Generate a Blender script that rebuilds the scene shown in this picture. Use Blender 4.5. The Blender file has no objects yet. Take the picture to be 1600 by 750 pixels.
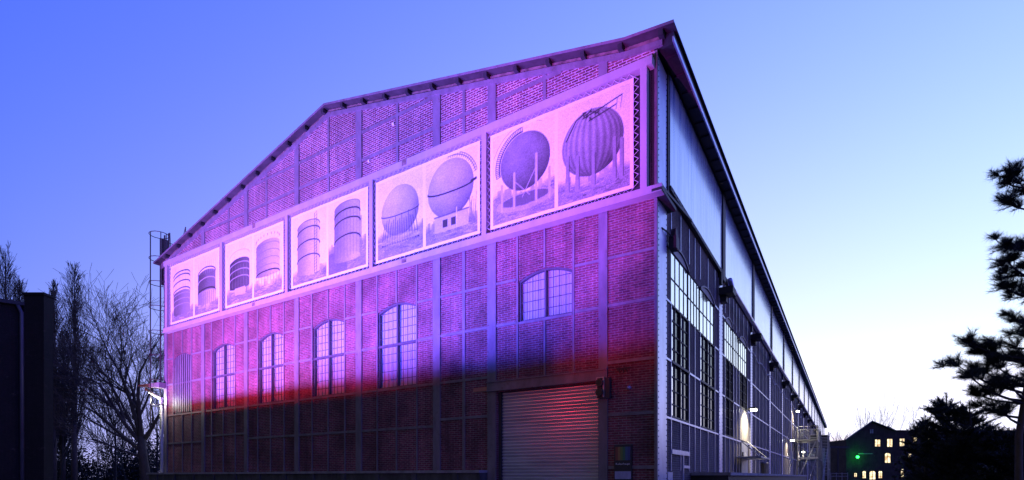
import bpy, bmesh, math, random
import numpy as np
from mathutils import Vector, Matrix
R = math.radians
scene = bpy.context.scene
COL = scene.collection
random.seed(7)

# ------------------------------------------------------------------ camera
CAM = (4.667, -15.953, 1.6)
FWD = (-0.5303, 0.8478); RGT = (0.8478, 0.5303)
cam_data = bpy.data.cameras.new("camera")
cam = bpy.data.objects.new("camera", cam_data); COL.objects.link(cam)
cam.location = CAM
cam.rotation_euler = (R(90), 0, math.atan2(0.5303, 0.8478))
cam_data.sensor_width = 36.0
cam_data.lens = 835.0 / 1600 * 36
cam_data.shift_y = 370.0 / 1600
cam_data.clip_start = 0.1; cam_data.clip_end = 3000
scene.camera = cam

def P(px, py, d):
    """world point seen at photo pixel (1600x750) at forward depth d"""
    s = (px - 800) / 835.0 * d
    return Vector((CAM[0] + s*RGT[0] + d*FWD[0], CAM[1] + s*RGT[1] + d*FWD[1], 1.6 + (745-py)/835.0*d))
YAW = math.atan2(0.5303, 0.8478)

# ------------------------------------------------------------------ world: dusk sky
world = bpy.data.worlds.new("World"); scene.world = world; world.use_nodes = True
nt = world.node_tree; nt.nodes.clear()
def wn(t, **k):
    n = nt.nodes.new(t)
    for a, b in k.items(): setattr(n, a, b)
    return n
def wmath(op, a, b=None, c=None):
    n = wn('ShaderNodeMath', operation=op)
    for i, v in enumerate((a, b, c)):
        if v is None: continue
        if isinstance(v, (int, float)): n.inputs[i].default_value = v
        else: nt.links.new(v, n.inputs[i])
    return n.outputs[0]
tc = wn('ShaderNodeTexCoord'); sep = wn('ShaderNodeSeparateXYZ')
nt.links.new(tc.outputs['Generated'], sep.inputs[0])
SAZ = R(20)
X, Y, Z = sep.outputs
c = wmath('ADD', wmath('MULTIPLY', X, math.sin(SAZ)), wmath('MULTIPLY', Y, math.cos(SAZ)))
c2 = wmath('MULTIPLY', c, c)
def chan(k0, k1, kz, k2, cap):
    e = wmath('ADD', wmath('ADD', k0, wmath('MULTIPLY', c, k1)), wmath('ADD', wmath('MULTIPLY', Z, kz), wmath('MULTIPLY', c2, k2)))
    return wmath('MINIMUM', wmath('EXPONENT', e), cap)
r_ = chan(-.583, 2.451, -2.779, -1.266, 1.25)
g_ = chan(-.591, 1.496, -1.743, -.316, 1.25)
b_ = wmath('ADD', 1.05, wmath('MULTIPLY', wmath('MAXIMUM', c, 0.0), .52))
def smooth(v, a, b, lo, hi):
    m = wn('ShaderNodeMapRange'); m.interpolation_type = 'SMOOTHSTEP'
    nt.links.new(v, m.inputs[0])
    for i, q in enumerate((a, b, lo, hi)): m.inputs[i+1].default_value = q
    return m.outputs[0]
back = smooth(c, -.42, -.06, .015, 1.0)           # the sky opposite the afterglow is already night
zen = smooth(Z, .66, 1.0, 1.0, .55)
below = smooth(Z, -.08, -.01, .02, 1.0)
eastf = smooth(X, .34, .85, 1.0, 1.3)               # unseen sky to the right, brightened to light the long side wall
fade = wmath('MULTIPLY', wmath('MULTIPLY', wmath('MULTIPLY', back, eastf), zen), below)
deep = smooth(X, .26, .65, 1.0, .42)  # less red and green in that unseen sky, for bluer light on the side
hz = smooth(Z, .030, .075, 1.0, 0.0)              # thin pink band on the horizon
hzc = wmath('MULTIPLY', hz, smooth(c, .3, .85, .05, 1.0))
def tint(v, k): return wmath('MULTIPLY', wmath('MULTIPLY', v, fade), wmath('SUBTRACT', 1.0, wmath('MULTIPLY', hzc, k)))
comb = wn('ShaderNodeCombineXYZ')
night = wmath('MULTIPLY', wmath('SUBTRACT', 1.0, back), below)      # neutral fill added on the night side to lift the dark gable
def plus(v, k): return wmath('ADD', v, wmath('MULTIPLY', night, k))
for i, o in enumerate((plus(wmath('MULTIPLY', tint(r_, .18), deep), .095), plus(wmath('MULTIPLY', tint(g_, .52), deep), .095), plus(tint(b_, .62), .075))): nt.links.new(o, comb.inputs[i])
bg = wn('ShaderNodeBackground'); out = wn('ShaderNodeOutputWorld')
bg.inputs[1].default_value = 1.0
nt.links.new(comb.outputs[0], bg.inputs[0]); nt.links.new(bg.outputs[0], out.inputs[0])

scene.view_settings.view_transform = 'Standard'
scene.view_settings.look = 'None'
scene.view_settings.exposure = 0.0
scene.view_settings.gamma = 1.0

# ------------------------------------------------------------------ helpers
def tag(o, label=None, cat=None, group=None, kind=None):
    if label: o['label'] = label
    if cat: o['category'] = cat
    if group: o['group'] = group
    if kind: o['kind'] = kind
    return o
def empty(name, loc=(0, 0, 0), rz=0, label=None, cat=None, group=None):
    o = bpy.data.objects.new(name, None); COL.objects.link(o)
    o.location = loc; o.rotation_euler = (0, 0, rz); o.empty_display_size = .3
    return tag(o, label, cat, group)
class MB:
    def __init__(s): s.v = []; s.f = []; s.m = []
    def add(s, vs, fs, m=0):
        n = len(s.v); s.v += [tuple(q) for q in vs]
        for f in fs: s.f.append(tuple(n+i for i in f)); s.m.append(m)
    def box(s, x0, x1, y0, y1, z0, z1, m=0):
        s.add([(x0,y0,z0),(x1,y0,z0),(x1,y1,z0),(x0,y1,z0),(x0,y0,z1),(x1,y0,z1),(x1,y1,z1),(x0,y1,z1)],
              [(0,3,2,1),(4,5,6,7),(0,1,5,4),(1,2,6,5),(2,3,7,6),(3,0,4,7)], m)
    def obox(s, p, q, w, h, m=0):                  # beam from p to q, rectangular section
        p = Vector(p); q = Vector(q); d = (q-p).normalized()
        up = Vector((0,0,1)) if abs(d.z) < .95 else Vector((0,1,0))
        a = d.cross(up).normalized()*w/2; b = a.cross(d).normalized()*h/2
        s.add([p-a-b,p+a-b,p+a+b,p-a+b,q-a-b,q+a-b,q+a+b,q-a+b],[(0,3,2,1),(4,5,6,7),(0,1,5,4),(1,2,6,5),(2,3,7,6),(3,0,4,7)], m)
    def quad(s, a, b, c, d, m=0): s.add([a,b,c,d],[(0,1,2,3)], m)
    def tube(s, pts, rs, n=6, m=0, cap=True):
        pts = [Vector(p) for p in pts]
        if not isinstance(rs, (list, tuple)): rs = [rs]*len(pts)
        vs = []; fs = []
        for i, p in enumerate(pts):
            d = (pts[min(i+1, len(pts)-1)]-pts[max(i-1, 0)]).normalized()
            up = Vector((0,0,1)) if abs(d.z) < .9 else Vector((1,0,0))
            a = d.cross(up).normalized(); b = d.cross(a)
            for k in range(n):
                t = 2*math.pi*k/n
                vs.append(p + (a*math.cos(t)+b*math.sin(t))*rs[i])
        for i in range(len(pts)-1):
            for k in range(n):
                fs.append((i*n+k, i*n+(k+1)%n, (i+1)*n+(k+1)%n, (i+1)*n+k))
        if cap:
            fs.append(tuple(range(n-1, -1, -1))); fs.append(tuple((len(pts)-1)*n+k for k in range(n)))
        s.add(vs, fs, m)
    def rivet(s, p, nrm, r=.02, m=1):
        p = Vector(p); nrm = Vector(nrm); up = Vector((0,0,1)); a = nrm.cross(up).normalized()
        vs = [p+(a*math.cos(t)+up*math.sin(t))*r for t in [k*math.pi/3 for k in range(6)]]
        vs += [p+nrm*r*.6+(a*math.cos(t)+up*math.sin(t))*r*.6 for t in [k*math.pi/3 for k in range(6)]]
        s.add(vs, [(k,(k+1)%6,6+(k+1)%6,6+k) for k in range(6)]+[tuple(range(6,12))], m)
    def build(s, name, mats, parent=None, smooth=False):
        me = bpy.data.meshes.new(name); me.from_pydata(s.v, [], s.f)
        if not isinstance(mats, (list, tuple)): mats = [mats]
        for q in mats: me.materials.append(q)
        if len(mats) > 1: me.polygons.foreach_set('material_index', s.m)
        if smooth: me.polygons.foreach_set('use_smooth', [True]*len(me.polygons))
        me.update()
        bm = bmesh.new(); bm.from_mesh(me)
        if len(s.f) < 60000: bmesh.ops.recalc_face_normals(bm, faces=bm.faces)
        bm.to_mesh(me); bm.free()
        o = bpy.data.objects.new(name, me); COL.objects.link(o)
        if parent: o.parent = parent
        return o
def copy_tree(o, parent=None):
    q = o.copy(); COL.objects.link(q)
    if parent: q.parent = parent
    for ch in [z for z in bpy.data.objects if z.parent == o]: copy_tree(ch, q)
    return q

# ------------------------------------------------------------------ materials
class NT:
    def __init__(s, name):
        s.mat = bpy.data.materials.new(name); s.mat.use_nodes = True
        s.nt = s.mat.node_tree; s.b = s.nt.nodes['Principled BSDF']
    def n(s, t, **k):
        q = s.nt.nodes.new(t)
        for a, b in k.items(): setattr(q, a, b)
        return q
    def l(s, a, b): s.nt.links.new(a, b)
    def ramp(s, fac, stops):
        q = s.n('ShaderNodeValToRGB'); e = q.color_ramp.elements
        while len(e) < len(stops): e.new(.5)
        for i, (p, c) in enumerate(stops): e[i].position = p; e[i].color = (*c, 1) if len(c) == 3 else c
        s.l(fac, q.inputs[0]); return q.outputs[0]
    def noise(s, vec, scale, detail=4, rough=.6):
        q = s.n('ShaderNodeTexNoise'); q.inputs['Scale'].default_value = scale
        q.inputs['Detail'].default_value = detail; q.inputs['Roughness'].default_value = rough
        if vec is not None: s.l(vec, q.inputs['Vector'])
        return q.outputs['Fac']
    def mix(s, f, a, b, mode='MIX'):
        q = s.n('ShaderNodeMix', data_type='RGBA', blend_type=mode)
        for sock, v in ((q.inputs['Factor'], f), (q.inputs['A'], a), (q.inputs['B'], b)):
            if isinstance(v, (int, float)): sock.default_value = v
            elif isinstance(v, tuple): sock.default_value = (*v, 1)
            else: s.l(v, sock)
        return q.outputs['Result']
    def vec(s, scale=(1,1,1)):
        g = s.n('ShaderNodeTexCoord'); m = s.n('ShaderNodeMapping'); m.inputs['Scale'].default_value = scale
        s.l(g.outputs['Object'], m.inputs['Vector']); return m.outputs[0]
def paint(name, col, rough=.6, var=.35, metal=0, scale=3, rust=0, bump=.0, streak=True):
    t = NT(name); v = t.vec((1,1,.35) if streak else (1,1,1))
    f = t.noise(v, scale, 6, .65)
    dark = tuple(q*(1-var) for q in col); lite = tuple(min(1, q*(1+var*.5)) for q in col)
    c = t.ramp(f, [(.3, dark), (.7, lite)])
    if rust:
        f2 = t.noise(t.vec(), scale*2.3, 8, .7)
        m = t.ramp(f2, [(.62-rust*.2, (0,0,0)), (.72-rust*.1, (1,1,1))])
        c = t.mix(m, c, (.12,.06,.04))
    t.l(c, t.b.inputs['Base Color'])
    t.b.inputs['Roughness'].default_value = rough; t.b.inputs['Metallic'].default_value = metal
    if bump:
        bp = t.n('ShaderNodeBump'); bp.inputs['Strength'].default_value = bump; bp.inputs['Distance'].default_value = .02
        t.l(t.noise(t.vec(), 14, 6), bp.inputs['Height']); t.l(bp.outputs[0], t.b.inputs['Normal'])
    return t.mat
def brick(name, axis, c1, c2, mortar, bw=.25, rh=.077, msize=.012, stain=.5, pale=.3):
    t = NT(name)
    g = t.n('ShaderNodeTexCoord'); sp = t.n('ShaderNodeSeparateXYZ'); cb = t.n('ShaderNodeCombineXYZ')
    t.l(g.outputs['Object'], sp.inputs[0])
    t.l(sp.outputs['X' if axis == 'x' else 'Y'], cb.inputs[0]); t.l(sp.outputs['Z'], cb.inputs[1])
    br = t.n('ShaderNodeTexBrick')
    t.l(cb.outputs[0], br.inputs['Vector'])
    br.inputs['Scale'].default_value = 1; br.inputs['Brick Width'].default_value = bw
    br.inputs['Row Height'].default_value = rh; br.inputs['Mortar Size'].default_value = msize
    br.inputs['Mortar Smooth'].default_value = .25; br.inputs['Bias'].default_value = -.15
    br.inputs['Color1'].default_value = (*c1, 1); br.inputs['Color2'].default_value = (*c2, 1)
    br.inputs['Mortar'].default_value = (*mortar, 1)
    n1 = t.noise(g.outputs['Object'], .55, 5, .6)
    n2 = t.noise(g.outputs['Object'], 9, 5, .7)
    m1 = t.ramp(n1, [(.3, (1-stain,)*3), (.65, (1.15,1.15,1.15))])
    c = t.mix(1.0, br.outputs['Color'], m1, 'MULTIPLY')
    m2 = t.ramp(n2, [(.3, (.62,.62,.62)), (.7, (1.3,1.3,1.3))])
    c = t.mix(1.0, c, m2, 'MULTIPLY')
    n3 = t.noise(g.outputs['Object'], 1.7, 8, .75)
    m3 = t.ramp(n3, [(.60, (0,0,0)), (.72, (pale,pale,pale))])
    c = t.mix(m3, c, (.42,.36,.34))
    mp = t.n('ShaderNodeMapping'); mp.inputs['Scale'].default_value = (1, 1, .13); t.l(g.outputs['Object'], mp.inputs['Vector'])
    m4 = t.ramp(t.noise(mp.outputs[0], 2.4, 7, .7), [(.34, (.72,.72,.74)), (.60, (1.12,1.12,1.12))])
    c = t.mix(1.0, c, m4, 'MULTIPLY')
    t.l(c, t.b.inputs['Base Color'])
    t.b.inputs['Roughness'].default_value = .9
    bp = t.n('ShaderNodeBump'); bp.inputs['Strength'].default_value = .9; bp.inputs['Distance'].default_value = .012
    inv = t.n('ShaderNodeMath', operation='SUBTRACT'); inv.inputs[0].default_value = 1
    t.l(br.outputs['Fac'], inv.inputs[1])
    ad = t.n('ShaderNodeMath', operation='ADD'); t.l(inv.outputs[0], ad.inputs[0]); t.l(n2, ad.inputs[1])
    t.l(ad.outputs[0], bp.inputs['Height']); t.l(bp.outputs[0], t.b.inputs['Normal'])
    return t.mat
def emit(name, col, st):
    t = NT(name); t.b.inputs['Base Color'].default_value = (.5,.5,.5,1)
    t.b.inputs['Emission Color'].default_value = (*col, 1); t.b.inputs['Emission Strength'].default_value = st
    return t.mat
def glossy(name, col, rough=.1, ior=1.5, bump=0, bscale=2, stretch=(1,1,1)):
    t = NT(name); t.b.inputs['Base Color'].default_value = (*col, 1)
    t.b.inputs['Roughness'].default_value = rough; t.b.inputs['IOR'].default_value = ior
    f = t.noise(t.vec(stretch), bscale, 5)
    c = t.ramp(f, [(.3, tuple(q*.82 for q in col)), (.7, tuple(min(1, q*1.1) for q in col))]); t.l(c, t.b.inputs['Base Color'])
    if bump:
        bp = t.n('ShaderNodeBump'); bp.inputs['Strength'].default_value = bump; bp.inputs['Distance'].default_value = .05
        t.l(f, bp.inputs['Height']); t.l(bp.outputs[0], t.b.inputs['Normal'])
    return t.mat
def clear_glass(name):
    t = NT(name); nt = t.nt; nt.nodes.remove(t.b)
    o = nt.nodes['Material Output']
    tr = t.n('ShaderNodeBsdfTransparent'); tr.inputs[0].default_value = (.86,.9,.9,1)
    gl = t.n('ShaderNodeBsdfGlossy'); gl.inputs['Roughness'].default_value = .04
    lw = t.n('ShaderNodeLayerWeight'); lw.inputs[0].default_value = .5
    pw = t.n('ShaderNodeMath', operation='POWER'); t.l(lw.outputs['Facing'], pw.inputs[0]); pw.inputs[1].default_value = 5
    fr = t.n('ShaderNodeMath', operation='MULTIPLY_ADD'); t.l(pw.outputs[0], fr.inputs[0]); fr.inputs[1].default_value = .9; fr.inputs[2].default_value = .045
    mx = t.n('ShaderNodeMixShader'); t.l(fr.outputs[0], mx.inputs[0]); t.l(tr.outputs[0], mx.inputs[1]); t.l(gl.outputs[0], mx.inputs[2])
    t.l(mx.outputs[0], o.inputs[0]); return t.mat

M = {}
M['brick_g'] = brick('gable_brick', 'x', (.27,.070,.098), (.145,.036,.058), (.34,.26,.28), msize=.011, stain=.6, pale=.25)
M['brick_up'] = brick('upper_gable_brick', 'x', (.24,.075,.085), (.09,.03,.045), (.52,.42,.44), bw=.25, rh=.088, msize=.016, stain=.3, pale=.3)
M['brick_s'] = brick('side_brick', 'y', (.115,.08,.075), (.065,.045,.045), (.22,.20,.19), msize=.011, stain=.5, pale=.3)
M['steel'] = paint('grey_steel_paint', (.205,.18,.205), .55, .35, rust=.15, scale=2.5)
M['steel_lite'] = paint('light_steel_paint', (.56,.57,.80), .36, .18, metal=.6, rust=.0, scale=3)
M['frame_lite'] = paint('banner_frame_paint', (.42,.38,.40), .5, .15, scale=2)
M['dark'] = paint('dark_steel', (.035,.035,.04), .6, .4, scale=4)
M['bar'] = paint('dark_bar_paint', (.09,.085,.11), .6, .3, scale=4)
M['rivet'] = paint('rivet_shade', (.05,.04,.045), .6, .4, scale=4)  # rivets coloured dark for the shading on their small heads
M['rust'] = paint('weathered_board', (.22,.15,.13), .8, .7, scale=3.5, streak=False)
M['roof'] = paint('roofing_felt', (.06,.05,.055), .9, .5, scale=2)
M['concrete'] = paint('concrete', (.33,.32,.31), .9, .4, scale=3, bump=.4, streak=False)
M['asphalt'] = paint('asphalt', (.05,.05,.05), .95, .4, scale=1.5, bump=.4, streak=False)
M['curtain'] = None
M['canvas'] = None
M['rope'] = paint('white_rope', (.6,.6,.6), .8, .1)
M['glass'] = clear_glass('window_glass')
M['sky_glass'] = glossy('old_window_glass', (.95,.97,1.0), .12, 1.6, .05, 1.2)
_b = M['sky_glass'].node_tree.nodes['Principled BSDF']; _b.inputs['Metallic'].default_value = .85; _b.inputs['Coat Weight'].default_value = 1; _b.inputs['Coat Roughness'].default_value = .05
M['dark_glass'] = glossy('dark_window_glass', (.012,.013,.018), .15, 1.45, .05, 2)
M['zinc'] = paint('galvanised_steel', (.42,.43,.44), .45, .25, metal=.5, scale=5)
M['white'] = paint('white_paint', (.75,.75,.74), .6, .12)
# satin panels with rain streaks
t = NT('streaked_panel')
f = t.noise(t.vec((1, 2.2, .22)), 1.1, 7, .62)
f2 = t.noise(t.vec((1, .5, .5)), .8, 4, .5)
ca = t.ramp(f, [(.36, (.30,.40,.80)), (.50, (.62,.70,1.0)), (.66, (.80,.86,1.0))])
cb_ = t.ramp(f2, [(.35, (.72,.74,.8)), (.65, (1,1,1))])
t.l(t.mix(1.0, ca, cb_, 'MULTIPLY'), t.b.inputs['Base Color'])
t.b.inputs['Roughness'].default_value = .27; t.b.inputs['Metallic'].default_value = .35; t.b.inputs['Coat Weight'].default_value = .9; t.b.inputs['Coat Roughness'].default_value = .14; t.b.inputs['Coat IOR'].default_value = 1.6
M['panel'] = t.mat
# curtain with vertical folds
t = NT('curtain_cloth'); v = t.vec((1,1,1))
w = t.n('ShaderNodeTexWave', wave_type='BANDS', bands_direction='X'); w.inputs['Scale'].default_value = 3.1; w.inputs['Distortion'].default_value = 2.5
w.inputs['Detail'].default_value = 2; w.inputs['Detail Scale'].default_value = .5
t.l(t.vec((1,1,.12)), w.inputs['Vector'])
t.l(t.ramp(w.outputs['Fac'], [(0, (.52,.52,.55)), (1, (.62,.62,.65))]), t.b.inputs['Base Color'])
bp = t.n('ShaderNodeBump'); bp.inputs['Strength'].default_value = .5; bp.inputs['Distance'].default_value = .04
t.l(w.outputs['Fac'], bp.inputs['Height']); t.l(bp.outputs[0], t.b.inputs['Normal'])
t.b.inputs['Roughness'].default_value = .9; M['curtain'] = t.mat
# printed banner canvas: the print is stored per vertex
t = NT('printed_canvas'); at = t.n('ShaderNodeAttribute'); at.attribute_name = 'print'
t.l(at.outputs['Color'], t.b.inputs['Base Color']); t.b.inputs['Roughness'].default_value = .6
bp = t.n('ShaderNodeBump'); bp.inputs['Strength'].default_value = .35; bp.inputs['Distance'].default_value = .12
t.l(t.noise(t.vec((1,1,.8)), .9, 2, .5), bp.inputs['Height']); t.l(bp.outputs[0], t.b.inputs['Normal'])
M['canvas'] = t.mat
# roller shutter steel
t = NT('shutter_steel'); v = t.vec((.25,1,2))
t.l(t.ramp(t.noise(v, 3, 6), [(.3, (.50,.50,.58)), (.7, (.70,.70,.78))]), t.b.inputs['Base Color'])
t.b.inputs['Metallic'].default_value = .45; t.b.inputs['Roughness'].default_value = .24; M['shutter'] = t.mat

# ------------------------------------------------------------------ floodlights (they stand behind the viewer, on the yard)
def floodlight(x, y, z, col, power, cut_z, elev=36, cone=120, blend=.9, rad=.01, shield=True, az=0, desc=''):
    root = empty('floodlight', (x, y, 0), 0, desc, 'floodlight', 'floodlights standing in a row on the yard')
    ld = bpy.data.lights.new('flood_beam', 'SPOT'); ld.energy = power; ld.color = col
    ld.spot_size = R(cone); ld.spot_blend = blend; ld.shadow_soft_size = rad
    lo = bpy.data.objects.new('flood_beam', ld); COL.objects.link(lo); lo.parent = root
    lo.location = (0, 0, z); lo.rotation_euler = (R(90+elev), 0, R(az))
    m = MB(); m.box(-.25, .25, -.42, -.06, z-.2, z+.2); m.box(-.03, .03, -.3, -.2, .12, z-.2); m.build('housing', M['dark'], root)
    m = MB(); m.box(-.35, .35, -.5, .1, 0, .12); m.build('foot', M['dark'], root)
    if shield:
        ze = z + (cut_z - z)*.5/(-y)
        m = MB(); m.box(-2.2, 2.2, .5, .504, .12, ze); m.build('barn_door', M['dark'], root)
    return root
PINK = (.37, .145, 1.0); VIO = (.21, .135, 1.0); MAG = (.66, .085, .90); RED = (1.0, .01, .05)
lf = floodlight(-27, -16.6, .8, PINK, 34000, 5.9, rad=.009, desc='pink floodlight, farthest west of the row on the yard')
lf2 = floodlight(-21, -16.6, .8, PINK, 40000, 5.9, rad=.009, desc='pink floodlight, second from the west end of the row')
for lf_, xx in ((lf, -.11), (lf2, -.27)):
    m = MB(); m.box(xx, xx+.004, .05, .5, .1, 2.2); m.build('barn_door', M['dark'], lf_)
floodlight(-12.5, -16.6, .8, VIO, 50000, 6.75, rad=.018, cone=90, az=5, desc='violet floodlight in the middle of the yard row')
floodlight(-7.6, -16.6, .8, (.04,.05,1), 34000, 5.75, rad=.014, cone=60, elev=21, blend=1, desc='deep blue floodlight just east of the middle of the yard row')
mag_e = floodlight(-2.6, -16.6, .8, MAG, 28000, 6.7, rad=.018, elev=37, cone=40, blend=1, desc='magenta floodlight near the east end of the yard row')
floodlight(-25.5, -15.9, .5, RED, 8500, 5.3, rad=.012, cone=64, elev=17, blend=1, desc='low red floodlight between the two pink ones')
floodlight(-17, -15.9, .5, RED, 11000, 5.3, rad=.012, cone=64, elev=17, blend=1, desc='low red floodlight beside the violet ones')
red_e = floodlight(-1.5, -15.9, .5, RED, 5500, 4.9, rad=.03, cone=18, elev=17, blend=1, desc='small red floodlight at the east end of the row')
floodlight(-11.3, -16.8, 6.2, (1,.02,.05), 650, 0, rad=.12, cone=17, elev=-6.5, blend=1, shield=False, az=-24.5, desc='small red spotlight on a mast aimed at the roller shutter')
floodlight(-3.5, -17.5, 1.6, (.45,.28,1), 380, 0, rad=.3, cone=90, elev=14, shield=False, desc='weak bare magenta floodlight opposite the roller shutter')
for lf_, xx in ((red_e, .042), (mag_e, .080)):
    m = MB(); m.box(xx, xx+.003, .05, .5, .1, 2.2); m.build('barn_door', M['dark'], lf_)
# ------------------------------------------------------------------ ground
m = MB(); m.quad((-900,-600,0),(900,-600,0),(900,1500,0),(-900,1500,0)); tag(m.build('ground', M['asphalt']), kind='structure')

# ================================================================== THE HALL
hall = empty('industrial_hall', (0,0,0), 0, 'long brick and steel industrial hall with a gable front lit pink and violet', 'factory hall')
XL, XR = -29.56, -.14
L = 147.5
APX = -14.95
def roof_z(x):                                   # top of roof along the gable
    pts = [(-30.2, 14.36), (APX, 18.12), (-4.03, 15.66), (-1.1, 15.0), (.4, 14.86)]
    for (a, za), (b, zb) in zip(pts, pts[1:]):
        if x <= b: return za + (zb-za)*(x-a)/(b-a)
    return pts[-1][1]

def wall_grid(mb, us, zs, holes, put, depth, zmax=None):
    """rectangles of wall between breaks us x zs, leaving holes (u0,u1,z0,z1); put(u, d, z) maps to 3D"""
    for u0, u1 in zip(us, us[1:]):
        for z0, z1 in zip(zs, zs[1:]):
            um, zm = (u0+u1)/2, (z0+z1)/2
            if any(h[0] < um < h[1] and h[2] < zm < h[3] for h in holes): continue
            mb.quad(put(u0,0,z0), put(u1,0,z0), put(u1,0,z1), put(u0,0,z1))
    for (a, b, z0, z1) in holes:
        mb.quad(put(a,0,z0), put(b,0,z0), put(b,depth,z0), put(a,depth,z0))
        mb.quad(put(a,0,z1), put(b,0,z1), put(b,depth,z1), put(a,depth,z1))
        mb.quad(put(a,0,z0), put(a,depth,z0), put(a,depth,z1), put(a,0,z1))
        mb.quad(put(b,0,z0), put(b,depth,z0), put(b,depth,z1), put(b,0,z1))

GW = [(-28.53,-26.63), (-24.47,-22.35), (-20.28,-18.26), (-16.09,-13.98), (-11.9,-9.8)]
DW = (-5.03,-2.97)
SPR, ARC = 8.42, 8.68
holes = [(a, b, 5.25, ARC) for a, b in GW] + [(DW[0], DW[1], 7.0, ARC), (-5.93,-1.99,0,4.63)]
us = sorted({XL, XR, *[q for h in holes for q in h[:2]]})
zs = sorted({0, 14.3, *[q for h in holes for q in h[2:]]})
put_g = lambda u, d, z: (u, d, z)
mb = MB(); wall_grid(mb, us, zs, holes, put_g, .32)
def arc_z(u, a, b, spr=SPR, top=ARC): k = (u-(a+b)/2)/((b-a)/2); return spr + (top-spr)*(1-k*k)
def arch_fill(mb, a, b, put, y=0.0, dep=.2, top=ARC, spr=SPR):
    n = 12
    for i in range(n):
        u0 = a+(b-a)*i/n; u1 = a+(b-a)*(i+1)/n
        z0, z1 = arc_z(u0,a,b,spr,top), arc_z(u1,a,b,spr,top)
        mb.quad(put(u0,y,z0), put(u1,y,z1), put(u1,y,top+.001), put(u0,y,top+.001))
        mb.quad(put(u0,y,z0), put(u1,y,z1), put(u1,dep,z1), put(u0,dep,z0))
for a, b in GW+[DW]: arch_fill(mb, a, b, put_g)
mb.build('gable_wall', M['brick_g'], hall)
mb = MB()
top = [(x, 0, roof_z(x)-.1) for x in (XR, -1.1, -4.03, APX, XL)]
mb.add([(XL,0,14.3),(XR,0,14.3)]+top, [(0,1,2,3,4,5,6)]); mb.build('upper_gable_wall', M['brick_up'], hall)
# other walls (far gable, west side) so the hall is a solid
mb = MB(); mb.quad((XL,0,0),(XL,L,0),(XL,L,14.3),(XL,0,14.3)); mb.quad((XL,L,0),(XR,L,0),(XR,L,14.3),(XL,L,14.3))
mb.add([(XL,L,14.3),(XR,L,14.3),(XR,L,14.7),(APX,L,18),(XL,L,14.4)],[(0,1,2,3,4)]); mb.build('rear_wall', M['brick_s'], hall)

# pilasters
PX = [(-25.35,.32), (-21.3,.32), (-17.22,.32), (-13.03,.36), (-8.72,.36), (-6.15,.36), (-1.88,.30)]
for x, w in PX:
    hb = .0
    mb = MB()
    zt = roof_z(x)-.38
    mb.box(x-w/2, x+w/2, -.05, .02, hb, zt)
    for k in range(int(zt/.24)):
        for s in (-1, 1): mb.rivet((x+s*(w/2-.045), -.05, .12+k*.24), (0,-1,0), .012)
    mb.build('pilaster', [M['steel'], M['steel']], hall)
mb = MB(); mb.box(XL-.02, XL+.3, -.06, .02, 0, roof_z(XL)-.38); mb.build('corner_pilaster', M['steel'], hall)
# thin posts and rails of the steel framing
def gpost(x, z0, z1, w=.07): mb = MB(); mb.box(x-w/2, x+w/2, -.03, .02, z0, z1); mb.build('post', M['steel'], hall)
def grail(a, b, z, h=.09): mb = MB(); mb.box(a, b, -.034, .02, z-h/2, z+h/2); mb.build('rail', M['steel'], hall)
for a, b in GW:
    for x in (a-.05, b+.05): gpost(x, 1.86, 10.0)
    gpost((a+b)/2, 1.86, 5.2); gpost((a+b)/2, ARC+.02, 10.0)
gpost(-7.42, 1.86, 10.0, .12)
for x in (DW[0]-.05, -4.0, DW[1]+.05):
    if abs(x+4) < .2: gpost(x, 5.05, 6.95); gpost(x, ARC+.02, 10.0)
    else: gpost(x, 5.05, 10.0)
ends = [XL+.3]+[q for x, w in PX for q in (x-w/2, x+w/2)]+[XR-.08]
bays = [(ends[i], ends[i+1]) for i in range(0, len(ends), 2)]
for i, (a, b) in enumerate(bays):
    win = [g for g in GW if a < g[0] < b]
    low = [3.55, 3.83, 3.55, 3.55, 3.55, 3.79, None, 3.55][i]
    if low: grail(a, b, low)
    if i == 6: pass
    elif True: grail(a, b, 5.2, .1)
    if win or i == 6:
        g = win[0] if win else DW
        for u, v in ((a, g[0]-.1), (g[1]+.1, b)): grail(u, v, 7.0); grail(u, v, 8.5)
        if i == 6: grail(g[0]-.0, g[1]+.0, 6.95, .09)
    else: grail(a, b, 7.0); grail(a, b, 8.5)
# upper framing above the banners
for x in (-22.9,-19.6,-15.0,-10.8,-7.42,-4.0): gpost(x, 14.3, roof_z(x)-.36, .12)
for z in (15.1, 16.3):
    xs = [x for x in np.arange(XL, XR, .05) if roof_z(x)-.4 > z]
    grail(min(xs), max(xs), z, .12)
for q in ((-11.08,-10.97,15.96,16.05), (-12.48,-12.39,14.9,14.98)):
    mb = MB(); mb.box(q[0],q[1],-.05,0,q[2],q[3]); mb.build('anchor_plate', M['white'], hall)

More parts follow.
